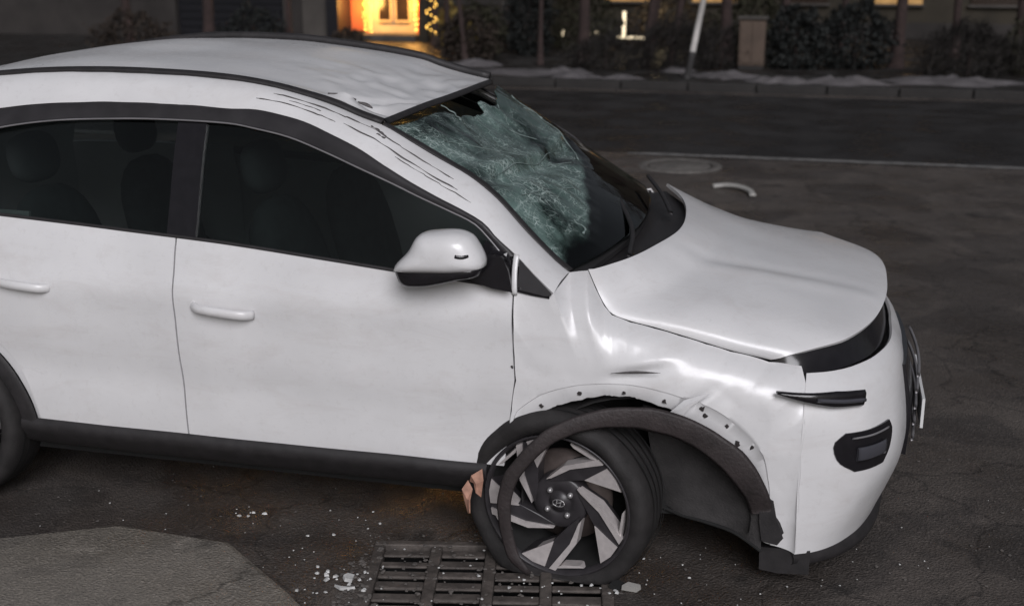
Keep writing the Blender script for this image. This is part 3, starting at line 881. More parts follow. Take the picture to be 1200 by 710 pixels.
def wpos(u, v):
    f = u * 149; i = min(148, int(f)); t = f - i
    p = wta[i].lerp(wta[i + 1], t).lerp(wtb[i].lerp(wtb[i + 1], t), v)
    g = v * 100; j = min(99, int(g)); q = nearE[j].lerp(nearE[j + 1], g - j)
    p = p + (q - wta[0].lerp(wtb[0], v)) * (1 - u) ** 2
    e = min(1, u * 7) * min(1, v * 6 + .15) * min(1, max(0, (1 - v)) * 8)
    sag = -0.050 * exp(-((u - .55) / .30) ** 2 - ((v - .36) / .30) ** 2)
    sag += 0.007 * ridged((p.x, p.y, 0), 3.2) + 0.005 * ridged((p.x, p.y, 5), 8) + 0.0025 * noise.noise(V((p.x, p.y, 9)) * 22)
    sag += -0.022 * exp(-((v - .47 - .05 * u) / .05) ** 2) + .016 * exp(-((v - .40 - .05 * u) / .04) ** 2)
    kf = min(1, max(0.04, (interp(u, BU, BV) - v) / .12 + .6))      # the unbroken part keeps its shape
    return p + V((.55, 0, .83)) * sag * e * kf
wv, web_, broken_ = [], [], []
for j in range(nv):
    for i in range(nu):
        u = i / (nu - 1)
        top = max(0, interp(u, TU, TV) + (.016 * gz((u * 14, 0, 2)) + .008 * gz((u * 45, 0, 7)) if u > .3 else 0))
        v = top + (.985 - top) * j / (nv - 1)
        wv.append(wpos(u, v))
        du, dv_ = (u - .60) * 1.35, (v - .42) * .95
        r_ = sqrt(du * du + dv_ * dv_)
        web_.append((atan2(dv_, du) * 4.2, math.log(r_ + .03) * 3.0, 0))
        lim = interp(u, BU, BV) + .03 * gz((u * 8, v * 8, 0)) + .02 * gz((u * 25, v * 25, 3))
        k = min(1, max(0, (lim - v) / .035 + .5))
        k *= 1 - .45 * min(1, max(0, (u - .55) / .3)) * (1 if v < .42 else .3)
        broken_.append(k)
wo = panel('windscreen', wv, grid_faces(nu, nv), 'shatter', car, 0.005)
wo.modifiers.remove(wo.modifiers['split'])
at_ = wo.data.attributes.new('web', 'FLOAT_VECTOR', 'POINT'); at_.data.foreach_set('vector', [c for t in web_ for c in t])
at_ = wo.data.attributes.new('broken', 'FLOAT', 'POINT'); at_.data.foreach_set('value', broken_)
wo['label'] = 'shattered greenish laminated windscreen, sagging and torn at the top'
# torn flaps and long bright cracks standing proud of the sheet
crack_mat = simple('crack_white', (.20, .25, .24), .35, var=.5, scale=30)
random.seed(5)
for line, w in (([(.375, .02), (.38, .06), (.375, .10), (.37, .125)], .011), ([(.975, .13), (.955, .22), (.925, .33), (.885, .43), (.79, .55), (.72, .585)], .010), ([(.90, .20), (.93, .24), (.945, .33)], .005),
                ([(.10, .46), (.3, .44), (.5, .47), (.64, .46), (.74, .50)], .004), ([(.20, .80), (.205, .84), (.175, .87)], .010), ([(.12, .2), (.25, .30), (.4, .42)], .002),
                ([(.55, .50), (.62, .53), (.66, .57)], .004), ([(.10, .60), (.25, .62), (.42, .68)], .003), ([(.62, .26), (.68, .36), (.80, .5)], .003), ([(.74, .13), (.70, .2), (.66, .24)], .005)):
    pts = [wpos(u, v) + V((.55, 0, .83)) * .003 for u, v in line]
    mid_ = []
    for p, q in zip(pts, pts[1:]):
        mid_ += [p, p.lerp(q, .5) + V((.008 * random.uniform(-1, 1), .012 * random.uniform(-1, 1), 0))]
    sv, sf = sweep(mid_ + [pts[-1]], lambda u, w=w: w * (.25 + .8 * abs(sin(u * 7 + w * 700))), .003, 36, (.55, 0, .83))
    obj('glass_crack', sv, sf, crack_mat, car)
# cowl and wipers
cw = loft([[(x - .03, y, z - .035) for x, y, z in WB], [(-.18, -.73, .985), (-.10, -.58, .995), (-.02, -.3, 1.01), (.03, 0, 1.02), (-.02, .4, 1.02), (-.15, .70, 1.03)]], 40, 6)
panel('cowl', cw, grid_faces(40, 6), 'plastic', car, 0.02)
for pts in ([(-.12, -.52, 1.035), (-.16, -.2, 1.055), (-.26, .12, 1.10)], [(-.06, .15, 1.05), (-.13, .40, 1.075), (-.22, .62, 1.11)]):
    sv, sf = sweep(pts, .018, .014, 20, (.4, 0, 1)); obj('wiper', sv, sf, 'plastic', car)

# --- inside: dashboard, steering wheel, seats, floor
dv = loft([[(-.24, -.70, .99), (-.16, 0, 1.0), (-.24, .70, 1.0)], [(-.45, -.72, 1.0), (-.42, 0, 1.01), (-.45, .72, 1.01)], [(-.62, -.72, .96), (-.60, 0, .97), (-.62, .72, .97)], [(-.66, -.72, .80), (-.64, 0, .80), (-.66, .72, .80)], [(-.55, -.72, .55), (-.55, 0, .55), (-.55, .72, .55)]], 20, 20)
panel('dashboard', dv, grid_faces(20, 20), 'dash', car, 0.02)
sw = []
for k in range(33):
    a_ = 2 * pi * k / 32
    sw.append(V((-.80 - .07 * sin(a_), .36 + .185 * cos(a_), .93 + .165 * sin(a_))))
sv, sf = tube(sw, .015, 33, 8); so_ = obj('steering_wheel', sv, sf, 'dash', car)
bobj('hub', (-.82, -.76, .29, .43, .89, .97), 'dash', so_, .02)
def cushion(name, c, s, rx, mat, parent, e=2.6):
    vs = []; nn, mm = 16, 12
    for j in range(mm):
        ph = -pi / 2 + pi * j / (mm - 1)
        for i in range(nn):
            th = 2 * pi * i / nn
            sg = lambda t: (1 if t >= 0 else -1) * abs(t) ** (2 / e)
            p = V((s[0] * sg(cos(ph)) * sg(cos(th)), s[1] * sg(cos(ph)) * sg(sin(th)), s[2] * sg(sin(ph))))
            p = Matrix.Rotation(rx, 3, 'Y') @ p
            vs.append(V(c) + p)
    return obj(name, vs, grid_faces(nn, mm, True), mat, parent)
for (x, y) in ((-1.12, -.37), (-1.12, .37), (-2.1, -.38), (-2.1, .38)):
    st = empty('seat', (x, y, .30), car)
    cushion('seat_cushion', (0.05, 0, .20), (.27, .25, .10), 0.0, 'seat', st)
    cushion('backrest', (-.30, 0, .52), (.09, .25, .34), -.28, 'seat', st)
    cushion('headrest', (-.42, 0, .96), (.055, .14, .10), -.2, 'seatpale', st)
fvv, fff = box(-3.15, .62, -.74, .74, .19, .25)
obj('floor_pan', fvv, fff, 'under', car, smooth=False)
fvv, fff = box(-.36, -.32, -.70, .70, .25, .98)
obj('firewall', fvv, fff, 'under', car, smooth=False)
fvv, fff = box(-.30, .60, -.42, .42, .25, .72)
obj('engine_block', fvv, fff, 'under', car, smooth=False)

# --- sills and arch cladding
for s in (-1, 1):
    sv = []
    rowsS = [(.372, .000), (.362, .012), (.335, .016), (.318, .004), (.275, -.018), (.245, -.07)]
    for z, o_ in rowsS:
        for i in range(40):
            x = -2.33 + 1.80 * i / 39
            sv.append(V((x, s * (ys(x, .37) + o_), z + .004 * gz((x * 3, z, s)))))
    panel('sill_cladding', sv, grid_faces(40, len(rowsS)), 'plastic', car, 0.02, V((-1.4, 0, .45)))
    rb = []
    for i in range(30):
        th = radians(178) * i / 29 + radians(1)
        for r_, o_ in ((.415, .006), (.40, .014), (.355, .010), (.345, -.02)):
            x, z = -2.68 + r_ * cos(th), .33 + r_ * sin(th)
            rb.append(V((x, s * (ys(x, z) + o_), z)))
    panel('rear_arch_cladding', rb, grid_faces(4, 30), 'plastic', car, 0.01)
    # wheel houses
    for cx, cz, R in ((-2.68, .33, .36), (-.03, .26, .385)):
        wl = []
        for j, y in enumerate((.87, .70, .45)):
            for i in range(24):
                th = radians(-8) + radians(196) * i / 23
                wl.append(V((cx + (R + .006 * gz((i, j, 0), 2)) * cos(th), s * y, cz + R * sin(th))))
        obj('wheel_house', wl, grid_faces(24, 3), 'liner', car)
        wl2 = [V((cx, s * .45, cz))] + [V((cx + R * cos(radians(-8) + radians(196) * i / 23), s * .45, cz + R * sin(radians(-8) + radians(196) * i / 23))) for i in range(24)]
        obj('wheel_house', wl2, [(0, i, i + 1) for i in range(1, 24)], 'liner', car)
# far front arch cladding (intact)
rb = []
for i in range(30):
    th = radians(185) * i / 29 - radians(5)
    for r_, o_ in ((.425, .004), (.41, .014), (.375, .012), (.36, -.02)):
        x, z = -.03 + r_ * cos(th), .28 + r_ * sin(th) * .92
        rb.append(V((x, ys(x, z) + o_, z)))
panel('front_arch_cladding', rb, grid_faces(4, 30), 'plastic', car, 0.01)
# torn-off near arch cladding, still hanging on at the front
TR = [(.388, -.868, .29), (.368, -.895, .362), (.300, -.912, .468), (.225, -.92, .528), (.150, -.925, .570), (.085, -.93, .592), (-.031, -.95, .609), (-.174, -.97, .591), (-.288, -.985, .538), (-.364, -1.0, .462), (-.424, -1.0, .371), (-.444, -1.0, .271), (-.435, -.99, .165), (-.41, -.985, .09), (-.36, -.985, .035)]
sv, sf = sweep(TR, lambda u: interp(u, [0, .12, .35, .5, .65, .95, 1], [.07, .095, .085, .058, .050, .042, .022]), .011, 70, (0, -1, 0))
for p in sv: p += V((.004 * gz(p, 14), .008 * gz(p + V((3, 3, 3)), 8), .004 * gz(p + V((7, 0, 0)), 14)))
o = obj('torn_arch_cladding', sv, sf, 'trimband', car); o['label'] = 'torn black arch strip dangling across the wheel'
# inner liner panel hanging in front of the tyre
lv = loft([[(-.02, -.80, .60), (.10, -.82, .57), (.22, -.85, .50), (.32, -.86, .40), (.385, -.86, .27)],
           [(.0, -.76, .46), (.12, -.79, .42), (.22, -.81, .36), (.31, -.835, .29), (.388, -.858, .21)],
           [(.04, -.73, .23), (.12, -.765, .205), (.20, -.79, .203), (.30, -.82, .19), (.390, -.86, .155)]], 30, 14)
for p in lv: p.y += .008 * gz(p, 7)
panel('wheel_liner', lv, grid_faces(30, 14), 'liner', car, 0.006)
sv, sf = sweep([(.03, -.732, .215), (.078, -.75, .208), (.12, -.768, .203), (.20, -.793, .200), (.30, -.824, .188), (.392, -.864, .152)], .012, .012, 24, (0, -1, 0))
obj('liner_edge', sv, sf, 'under', car)
# torn scraps behind the wheel, warm light painted into their pink
for q, (poly, dys) in enumerate((([(-.536, .372), (-.529, .335), (-.541, .266), (-.553, .288), (-.566, .318), (-.584, .316), (-.572, .348)], [0, -.012, .004, -.015, 0, .012, -.01]),
             ([(-.588, .322), (-.604, .296), (-.598, .25), (-.590, .198), (-.579, .21), (-.576, .262), (-.570, .295)], [.008, -.012, -.004, .01, -.012, -.02, 0]))):
    n_ = len(poly)
    c_ = V((sum(p[0] for p in poly) / n_, -.945, sum(p[1] for p in poly) / n_))
    v = [V((x, -.932 + d_, z)) for (x, z), d_ in zip(poly, dys)] + [c_]
    panel('torn_scrap', v, [(i, (i + 1) % n_, n_) for i in range(n_)], 'scrap', car, .004).data.polygons.foreach_set('use_smooth', [False] * n_)

# --- mirror (folded back along the door)
mir = empty('wing_mirror', (-.60, -.93, 1.06), car)
MC = [(-.807, 1.060), (-.800, 1.079), (-.757, 1.124), (-.721, 1.179), (-.665, 1.193), (-.597, 1.197), (-.553, 1.183), (-.531, 1.157), (-.509, 1.114), (-.509, 1.086), (-.588, 1.067), (-.700, 1.060), (-.785, 1.056)]
MB_ = [(-.807, 1.062), (-.803, 1.045), (-.791, 1.020), (-.771, 1.010), (-.708, 1.012), (-.651, 1.024), (-.577, 1.044), (-.52, 1.060), (-.512, 1.086), (-.56, 1.095), (-.70, 1.090), (-.785, 1.080)]
def pillow(name, poly, rings, mat, parent, n=48, origin=V((-.60, -.93, 1.06))):
    loop = resample([(x, 0, z) for x, z in poly] + [(poly[0][0], 0, poly[0][1])], n + 1)[:-1]
    cx = sum(p.x for p in loop) / n; cz = sum(p.z for p in loop) / n
    vs = []
    for y, s in rings:
        for p in loop:
            vs.append(V((cx + (p.x - cx) * s, y, cz + (p.z - cz) * s)) - origin)
    f = grid_faces(n, len(rings), True)
    f.append(tuple(range(n))); f.append(tuple(range((len(rings) - 1) * n, len(rings) * n)))
    return obj(name, vs, f, mat, parent)
pillow('mirror_cap', MC, [(-.935, .90), (-.945, .97), (-.97, 1.0), (-1.0, .995), (-1.02, .95), (-1.04, .84), (-1.053, .62), (-1.059, .35)], 'paint', mir)
pillow('mirror_base', MB_, [(-.930, .92), (-.94, .98), (-.965, 1.0), (-.995, .985), (-1.015, .93), (-1.03, .80), (-1.038, .5)], 'gloss', mir)
v, f = prism([(-.60, 1.052), (-.535, 1.075), (-.52, 1.100), (-.508, 1.106), (-.470, 1.100), (-.452, 1.060), (-.440, 1.000), (-.50, 1.008), (-.57, 1.030)], -.93, -.862)
o = obj('mirror_arm', [p - V((-.60, -.93, 1.06)) for p in v], f, 'gloss', mir, smooth=False)
o.modifiers.new('bev', 'BEVEL').width = 0.008
sv, sf = sweep([(-.585, -1.056, 1.131), (-.565, -1.052, 1.128), (-.545, -1.04, 1.131)], .012, .006, 8, (0, -1, 0))
obj('indicator', [p - V((-.60, -.93, 1.06)) for p in sv], sf, 'gloss', mir)
# --- door handles
for s in (-1, 1):
    for x0, x1 in ((-1.575, -1.348), (-2.36, -2.14)):
        zc = .850 - (x0 + 1.575) * .05
        pts = [(x0, s * (ys(x0, zc) + .008), zc + .014), (x0 + .03, s * (ys(x0, zc) + .034), zc + .013), ((x0 + x1) / 2, s * (ys(x0, zc) + .044), zc + .008), (x1 - .03, s * (ys(x0, zc) + .034), zc), (x1, s * (ys(x0, zc) + .006), zc - .004)]
        sv, sf = sweep(pts, .034, .020, 20, (0, s, 0)); obj('door_handle', sv, sf, 'paint', car)

# --- wheels
def lathe(profile, n=64):
    """profile (r, y) revolved round the y axis"""
    vs = []
    for r, y in profile:
        for k in range(n):
            a = 2 * pi * k / n
            vs.append(V((r * cos(a), y, r * sin(a))))
    return vs, grid_faces(n, len(profile), True)

def pol(r, deg): return (r * cos(radians(deg)), r * sin(radians(deg)))

def make_wheel(loc, rotz, flat=0.0, side=-1, spin=0.0, tilt=0.0):
    w = empty('wheel', loc, car)
    w.rotation_euler = (tilt, 0, rotz)
    s = side
    R, RR = 0.330, 0.236
    prof = [(.252, .085), (.268, .103), (.292, .112), (.312, .104), (.325, .085), (.330, .05), (.331, 0), (.330, -.05), (.325, -.085), (.312, -.104), (.292, -.112), (.268, -.103), (.252, -.085)]
    tv, tf = lathe([(r, -y * s * -1) for r, y in prof], 96)
    # tread grooves
    for k, p in enumerate(tv):
        rr = sqrt(p.x ** 2 + p.z ** 2)
        if flat:
            p.x -= .010; w_ = 1 + .03 * gz((p.x, p.y * .3, p.z), 7); p.x *= w_; p.z *= 1 + .5 * (w_ - 1); p.y += .010 * gz((p.x, 4, p.z), 9)
        if flat and p.z < -.14:
            k_ = min(1, (-.14 - p.z) / .12)
            p.y *= 1 + .20 * k_ * k_
            p.x *= 1 + .05 * k_
        if flat and p.z < -flat:
            d = -flat - p.z
            p.z = -flat - d * .04
    obj('tyre', tv, tf, 'rubber', w)
    for gy in (-.055, -.018, .02, .056):
        gv, gf = lathe([(.3325, gy - .004), (.3335, gy), (.3325, gy + .004)], 64)
        if flat:
            for p in gv:
                if p.z < -flat: p.z = -flat + .004
        obj('tread_groove', gv, gf, 'under', w)
    # rim barrel + lip; o(y): outward offset
    o = lambda d: s * d
    bv, bf = lathe([(.256, o(.098)), (.260, o(.106)), (.256, o(.110)), (.251, o(.106)), (.244, o(.09)), (.228, o(.03)), (.220, o(-.09))], 72)
    obj('rim_lip', bv, bf, 'rim', w)
    bv, bf = lathe([(.242, o(.088)), (.224, o(.028)), (.216, o(-.09)), (.02, o(-.09))], 48)
    obj('rim_barrel', bv, bf, 'under', w)
    dv, df = lathe([(.165, o(-.01)), (.165, o(.008)), (.06, o(.010)), (.0, o(.012))], 40)
    obj('brake_disc', dv, df, 'disc', w)
    hv, hf = lathe([(.10, o(.02)), (.098, o(.062)), (.090, o(.072)), (.045, o(.070)), (.036, o(.060)), (.033, o(.074)), (.0, o(.076))], 48)
    obj('hub', hv, hf, 'rim', w)
    K = .254
    def plate(name, pts, y0, y1, mat):
        n_ = len(pts)
        vs = [V((x * K, o(y0), z * K)) for x, z in pts] + [V((x * K * .985, o(y1 if not callable(y1) else y1(sqrt(x * x + z * z))), z * K * .985)) for x, z in pts]
        f = [tuple(range(n_)), tuple(range(2 * n_ - 1, n_ - 1, -1))] + [(i, (i + 1) % n_, n_ + (i + 1) % n_, n_ + i) for i in range(n_)]
        ob = obj(name, vs, f, mat, w, smooth=False)
        return ob
    face = lambda r: .070 + .030 * min(1, r)
    for k in range(5):
        b = -72 * k + spin
        plate('spoke', [pol(.34, 116 + b), pol(.60, 76 + b), pol(.97, 51 + b), pol(.99, 36 + b), pol(.97, 21 + b), pol(.62, 44 + b), pol(.36, 74 + b)], .02, lambda r: face(r) - .004, 'rim')
        plate('spoke_blade', [pol(.38, 116 + b), pol(.60, 81 + b), pol(.98, 53 + b), pol(.97, 47.5 + b), pol(.585, 71.5 + b), pol(.38, 104 + b)], .05, lambda r: face(r) + .004, 'machined')
        plate('spoke_wedge', [pol(.57, 48 + b), pol(.97, 43.5 + b), pol(.98, 33 + b), pol(.97, 22 + b)], .05, lambda r: face(r) + .001, 'machined')
        plate('spoke_hook', [pol(.955, 53 + b), pol(.955, 78 + b), pol(.915, 75 + b), pol(.90, 58 + b)], .05, lambda r: face(r) - .001, 'machined')
    for k in range(4):
        x, z = pol(.052, 40 + 88 * k + spin)
        nv_, nf = lathe([(.0095, o(.064)), (.0095, o(.078)), (.006, o(.083)), (0, o(.084))], 8)
        obj('lug_nut', [p + V((x, 0, z)) for p in nv_], nf, 'nut', w)
    # cap emblem: slanted letter in an oval
    ring = [V((.021 * cos(2 * pi * k / 24), o(.079), .013 * sin(2 * pi * k / 24))) for k in range(25)]
    ev, ef = tube(ring, .0016, 25, 5); em = obj('cap_emblem', ev, ef, 'nut', w)
    for a_, b_ in (((-.010, -.009), (-.005, .010)), ((.005, -.010), (.010, .009)), ((-.008, -.001), (.008, .003))):
        ev, ef = tube([V((a_[0], o(.079), a_[1])), V(((a_[0] + b_[0]) / 2, o(.0795), (a_[1] + b_[1]) / 2)), V((b_[0], o(.079), b_[1]))], .0018, 6, 5); obj('stroke', ev, ef, 'nut', em)
    return w
make_wheel((-.270, -.815, .262), radians(-8), flat=.256, side=-1, tilt=.05)
make_wheel((0.02, .80, .328), radians(-6), side=1)
make_wheel((-2.68, -.80, .328), 0, side=-1, spin=20)
make_wheel((-2.68, .80, .328), 0, side=1)
# bent suspension arm
sv, sf = tube([(-.28, -.70, .25), (-.15, -.5, .24), (.0, -.38, .26)], .025, 12, 8); obj('suspension_arm', sv, sf, 'under', car)

# ------------------------------------------------------------------ debris on the ground
random.seed(21)
sv, sf = [], []
def chip(x, y, s):
    b = len(sv)
    a = random.uniform(0, pi)
    n_ = random.choice((4, 5))
    for k in range(n_):
        t = a + 2 * pi * k / n_
        r = s * random.uniform(.5, 1.1)
        sv.append(V((x + r * cos(t), y + r * sin(t), .006)))
    for k in range(n_):
        p = sv[b + k]
        sv.append(V((x + (p.x - x) * .7, y + (p.y - y) * .7, .006 + s * random.uniform(.3, .7))))
    for k in range(n_):
        sf.append((b + k, b + (k + 1) % n_, b + n_ + (k + 1) % n_, b + n_ + k))
    sf.append(tuple(range(b + n_, b + 2 * n_)))
for (cx, cy, r, n_, s) in ((-.97, -1.13, .07, 26, .009), (-1.06, -1.26, .06, 8, .008), (-1.50, -.74, .05, 7, .009), (-1.12, -.73, .08, 7, .007), (-.08, -.94, .09, 12, .008), (-.45, -.96, .12, 9, .007), (-.3, -1.0, .25, 18, .005), (-1.0, -1.0, .5, 50, .004), (.3, -.9, .4, 20, .004), (-.15, -.78, .1, 6, .006), (-1.7, -1.1, .4, 20, .004), (.9, -.7, .4, 20, .004)):
    for _ in range(n_):
        chip(random.gauss(cx, r), random.gauss(cy, r * .7), s * random.uniform(.5, 1.3))
tag(obj('glass_crumbs', sv, sf, 'shard', smooth=False), 'scattered pale crumbs of broken glass on the dark asphalt', 'debris', kind='stuff')
sv, sf = [], []
for (cx, cy, r, n_, s) in ((-.93, -1.08, .10, 40, .011), (-.89, -1.22, .07, 35, .012), (-.95, -.9, .06, 20, .008), (-.62, -.80, .2, 25, .008), (-.72, -1.05, .16, 60, .010), (-.45, -1.0, .2, 50, .009), (-1.3, -1.0, .3, 40, .006), (.2, -.9, .4, 40, .006), (-.5, -1.25, .2, 25, .009), (-2.0, -.95, .4, 40, .006), (1.2, -.3, .5, 40, .008)):
    for _ in range(n_):
        chip(random.gauss(cx, r * .5), random.gauss(cy, r), s * random.uniform(.4, 1.3))
for p in sv: p.z *= .7
tag(obj('mud_clumps', sv, sf, 'mud', smooth=False), 'frozen grey mud clumps around the drain grate', 'mud', kind='stuff')
def fragment(name, x, y, poly, h, mat, label, cat, tiltx=0.2):
    v = [V((a, b, 0)) for a, b in poly] + [V((a * .94, b * .94, h)) for a, b in poly]
    n_ = len(poly)
    f = [tuple(range(n_ - 1, -1, -1)), tuple(range(n_, 2 * n_))] + [(i, (i + 1) % n_, n_ + (i + 1) % n_, n_ + i) for i in range(n_)]
    o = obj(name, v, f, mat, smooth=False)
    o.location = (x, y, .005); o.rotation_euler = (tiltx, 0, random.uniform(0, 3))
    return tag(o, label, cat)
fragment('lamp_fragment', -.955, -1.12, [(-.020, -.014), (.018, -.018), (.022, .008), (.0, .02), (-.02, .011)], .012, 'shard', 'largest pale broken fragment in the cluster beside the drain grate', 'debris')
fragment('lamp_fragment', -.945, -1.185, [(-.036, .006), (-.012, -.010), (.014, -.010), (.038, .005), (.014, .0), (-.010, .0)], .010, 'shard', 'long curved pale fragment just below the largest one by the grate', 'debris', .1)
fragment('plastic_fragment', -.02, -.955, [(-.03, -.008), (.02, -.014), (.034, .004), (-.01, .014)], .02, 'pale', 'small light plastic fragment on the asphalt right of the flat tyre', 'debris')
fragment('plastic_fragment', -.07, -.95, [(-.03, -.014), (.02, -.02), (.03, .014), (-.02, .02)], .014, 'under', 'small black plastic fragment on the asphalt right of the flat tyre', 'debris')

# manhole and pale curved strip on the road behind the bonnet
mh = empty('manhole_cover', (-.84, 7.38, .0)); tag(mh, 'round iron manhole cover in the road beyond the bonnet', 'manhole')
mv, mf = lathe([(.0, .012), (.29, .012), (.30, .004)], 40)
obj('lid', [V((p.x, p.z, p.y)) for p in mv], mf, 'manhole', mh)
mv, mf = lathe([(.32, .004), (.33, .014), (.40, .014), (.41, .0)], 40)
obj('ring', [V((p.x, p.z, p.y)) for p in mv], mf, 'manhole', mh)
sv, sf = sweep([(-.42, 6.30, .02), (-.32, 6.33, .03), (-.20, 6.27, .035), (-.09, 6.12, .03), (-.05, 5.95, .02)], .06, .03, 24, (0, -.3, 1))
tag(obj('pale_strip', sv, sf, 'pale'), 'pale curved strip lying on the road', 'debris')

# ------------------------------------------------------------------ background: snow, trees, hedges, buildings
sv, sf = [], []
random.seed(31)
def mound(cx, cy, rx, ry, h, z0=.12):
    b = len(sv); n_, m_ = 22, 5
    for j in range(m_):
        s = 1 - j / (m_ - 1) * .98
        for i in range(n_):
            a = 2 * pi * i / n_
            k = 1 + .9 * gz((cos(a) * 1.5 + cx, sin(a) * 1.5 + cy, 0), 1.6)
            x, y = cx + rx * s * k * cos(a), cy + ry * s * k * sin(a)
            sv.append(V((x, y, z0 + h * .6 * (1 - s ** 2) * (1 + 1.2 * gz((x, y, 0), 5)))))
    sf.extend(tuple(b + q for q in f) for f in grid_faces(n_, m_, True))
for a in ((-4.2, 14.9, .75, .45, .07), (-3.5, 15.0, .42, .4, .12), (-3.25, 14.35, .35, .18, .08), (-2.55, 14.35, .28, .16, .08), (-1.85, 15.7, .32, .3, .12), (-1.1, 14.9, .45, .3, .12),
          (-.15, 14.35, .45, .25, .14), (.7, 14.4, .6, .25, .14), (2.2, 14.8, .9, .4, .16), (-6.2, 15.2, .8, .4, .14), (-8.5, 15.0, 1.2, .4, .16), (-11.5, 15.2, .9, .4, .15), (4.4, 14.6, .8, .3, .14), (-5.3, 16.0, .5, .4, .12)):
    mound(*a)
tag(obj('snow', sv, sf, 'snow'), 'patches of dirty snow along the far pavement', 'snow', kind='stuff')

def tree(x, y, r, h, lean, label, seed, mat='bark', fork=None):
    random.seed(seed)
    t = empty('bare_tree', (x, y, .10)); tag(t, label, 'tree', 'bare trees along the far pavement')
    pts = [V((lean * h * u + .05 * sin(u * 5 + seed), .04 * sin(u * 4 + seed), h * u)) for u in (0, .1, .3, .5, .75, 1)]
    tv, tf = tube(pts, lambda u: r * (1.35 - u * 3.5 if u < .1 else 1.0 - .75 * u), 20, 10)
    obj('trunk', tv, tf, mat, t)
    cv, cf = [], []
    n_ = 14 if fork is None else fork
    for k in range(n_):
        z0 = h * random.uniform(.35, .95)
        a = random.uniform(0, 2 * pi); L = random.uniform(.6, 1.5)
        p0 = V((lean * z0, 0, z0)); p1 = p0 + V((cos(a) * L * .5, sin(a) * L * .5, L * .45)); p2 = p1 + V((cos(a + .4) * L * .4, sin(a + .4) * L * .4, L * .7))
        bv, bf = tube([p0, p1, p2], lambda u: r * .33 * (1.05 - u), 8, 6)
        b = len(cv); cv += bv; cf += [tuple(b + q for q in f) for f in bf]
        for _ in range(5):
            q0 = p1.lerp(p2, random.random()); a2 = random.uniform(0, 2 * pi)
            q1 = q0 + V((cos(a2) * .35, sin(a2) * .35, random.uniform(.1, .5)))
            bv, bf = tube([q0, q0.lerp(q1, .5) + V((0, 0, .04)), q1], lambda u: .012 * (1.1 - u), 4, 4)
            b = len(cv); cv += bv; cf += [tuple(b + q for q in f) for f in bf]
    obj('crown', cv, cf, mat, t)
    return t
tree(-3.72, 17.0, .105, 5.5, .01, 'dark bare tree standing right of the round evergreen shrub', 1)
tree(-7.25, 19.6, .075, 4.5, .02, 'thin bare tree in front of the orange lit shopfront', 2)
tree(-1.28, 18.0, .11, 5.5, .01, 'bare tree just right of the leaning white pole', 3)
tree(-2.42, 16.2, .07, 4.2, .10, 'slanting dark tree rising from the clipped hedge, first from the conifer', 4)
tree(-2.02, 16.4, .07, 4.2, .09, 'slanting dark tree rising from the clipped hedge, nearest the pole', 5)
tree(1.6, 17.2, .11, 5.0, -.02, 'bare tree at the far kerb beyond the car nose', 6)
tree(-11.2, 17.6, .12, 5.0, .01, 'thick bare tree before the dark roller shutter', 7)
tree(3.6, 18.5, .10, 5.0, .03, 'bare tree at the right end of the far pavement', 8)

tree(-6.35, 17.4, 0.06, 4.6, 0.03, 'thin dark tree left of the slim pale post', 20)
tree(-5.75, 16.6, 0.05, 4.6, -0.05, 'sapling in front of the slim pale post', 21)
tree(-4.3, 16.4, 0.045, 4.6, 0.06, 'sapling just right of the round evergreen shrub', 22)
tree(-0.25, 17.6, 0.09, 4.6, 0.02, 'bare tree behind the waste container next to the cabinet', 23)
tree(0.75, 18.4, 0.07, 4.6, -0.03, 'thin bare tree behind the second waste container', 24)
tree(-2.75, 19, 0.06, 4.6, 0.05, 'thin tree behind the lit rail', 25)
tree(-9.9, 18.4, 0.07, 4.6, 0.01, 'thin bare tree before the dark pillar of the shop', 26)
tree(-13.5, 18.6, 0.1, 4.6, -0.02, 'bare tree before the dark wall at the shop end', 27)
tree(2.7, 19.5, 0.08, 4.6, 0.02, 'bare tree behind the wide hedge clump', 28)
def foliage(name, cx, cy, z0, rx, ry, h, n_, s, mat, label, cat, stemmat='bark', shape=1.0, seed=0, group=None):
    random.seed(seed)
    t = empty(name, (cx, cy, z0)); tag(t, label, cat, group)
    vs, fs_ = [], []
    for _ in range(n_):
        a = random.uniform(0, 2 * pi); zz = random.random()
        R = (1 - abs(2 * zz - .85) ** 2.2 * .55) * shape
        rr = sqrt(random.uniform(.25, 1)) * R * (1 + .55 * gz((cos(a) * 2, sin(a) * 2, zz * 4 + seed), 1.6))
        c = V((rx * rr * cos(a), ry * rr * sin(a), h * zz * (1 + .35 * gz((cos(a) * rr * 3, sin(a) * rr * 3, seed), 1.0))))
        d = V((random.gauss(0, 1), random.gauss(0, 1), random.gauss(0, 1.6))).normalized() * s * (2.6 if mat == 'twig' else 1.0)
        e = d.cross(V((random.random(), random.random(), random.random()))).normalized() * s * (.13 if mat == 'twig' else .5)
        b = len(vs)
        vs += [c - d, c + e, c + d, c - e]; fs_.append((b, b + 1, b + 2, b + 3))
    obj('foliage', vs, fs_, mat, t, smooth=False)
    st, sf_ = tube([V((0, 0, -.05)), V((.01, 0, h * .4)), V((0, .01, h * .85))], lambda u: .03 * (1.1 - u), 8, 6)
    obj('stem', st, sf_, stemmat, t)
    return t
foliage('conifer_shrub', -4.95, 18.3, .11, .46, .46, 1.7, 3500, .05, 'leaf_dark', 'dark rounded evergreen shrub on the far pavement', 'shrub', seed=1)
foliage('yellow_bush', -7.0, 20.2, .11, .5, .4, .75, 1200, .05, 'leaf_glow', 'yellowish bush right of the orange lit shopfront, glow painted into its leaves', 'bush', seed=2)
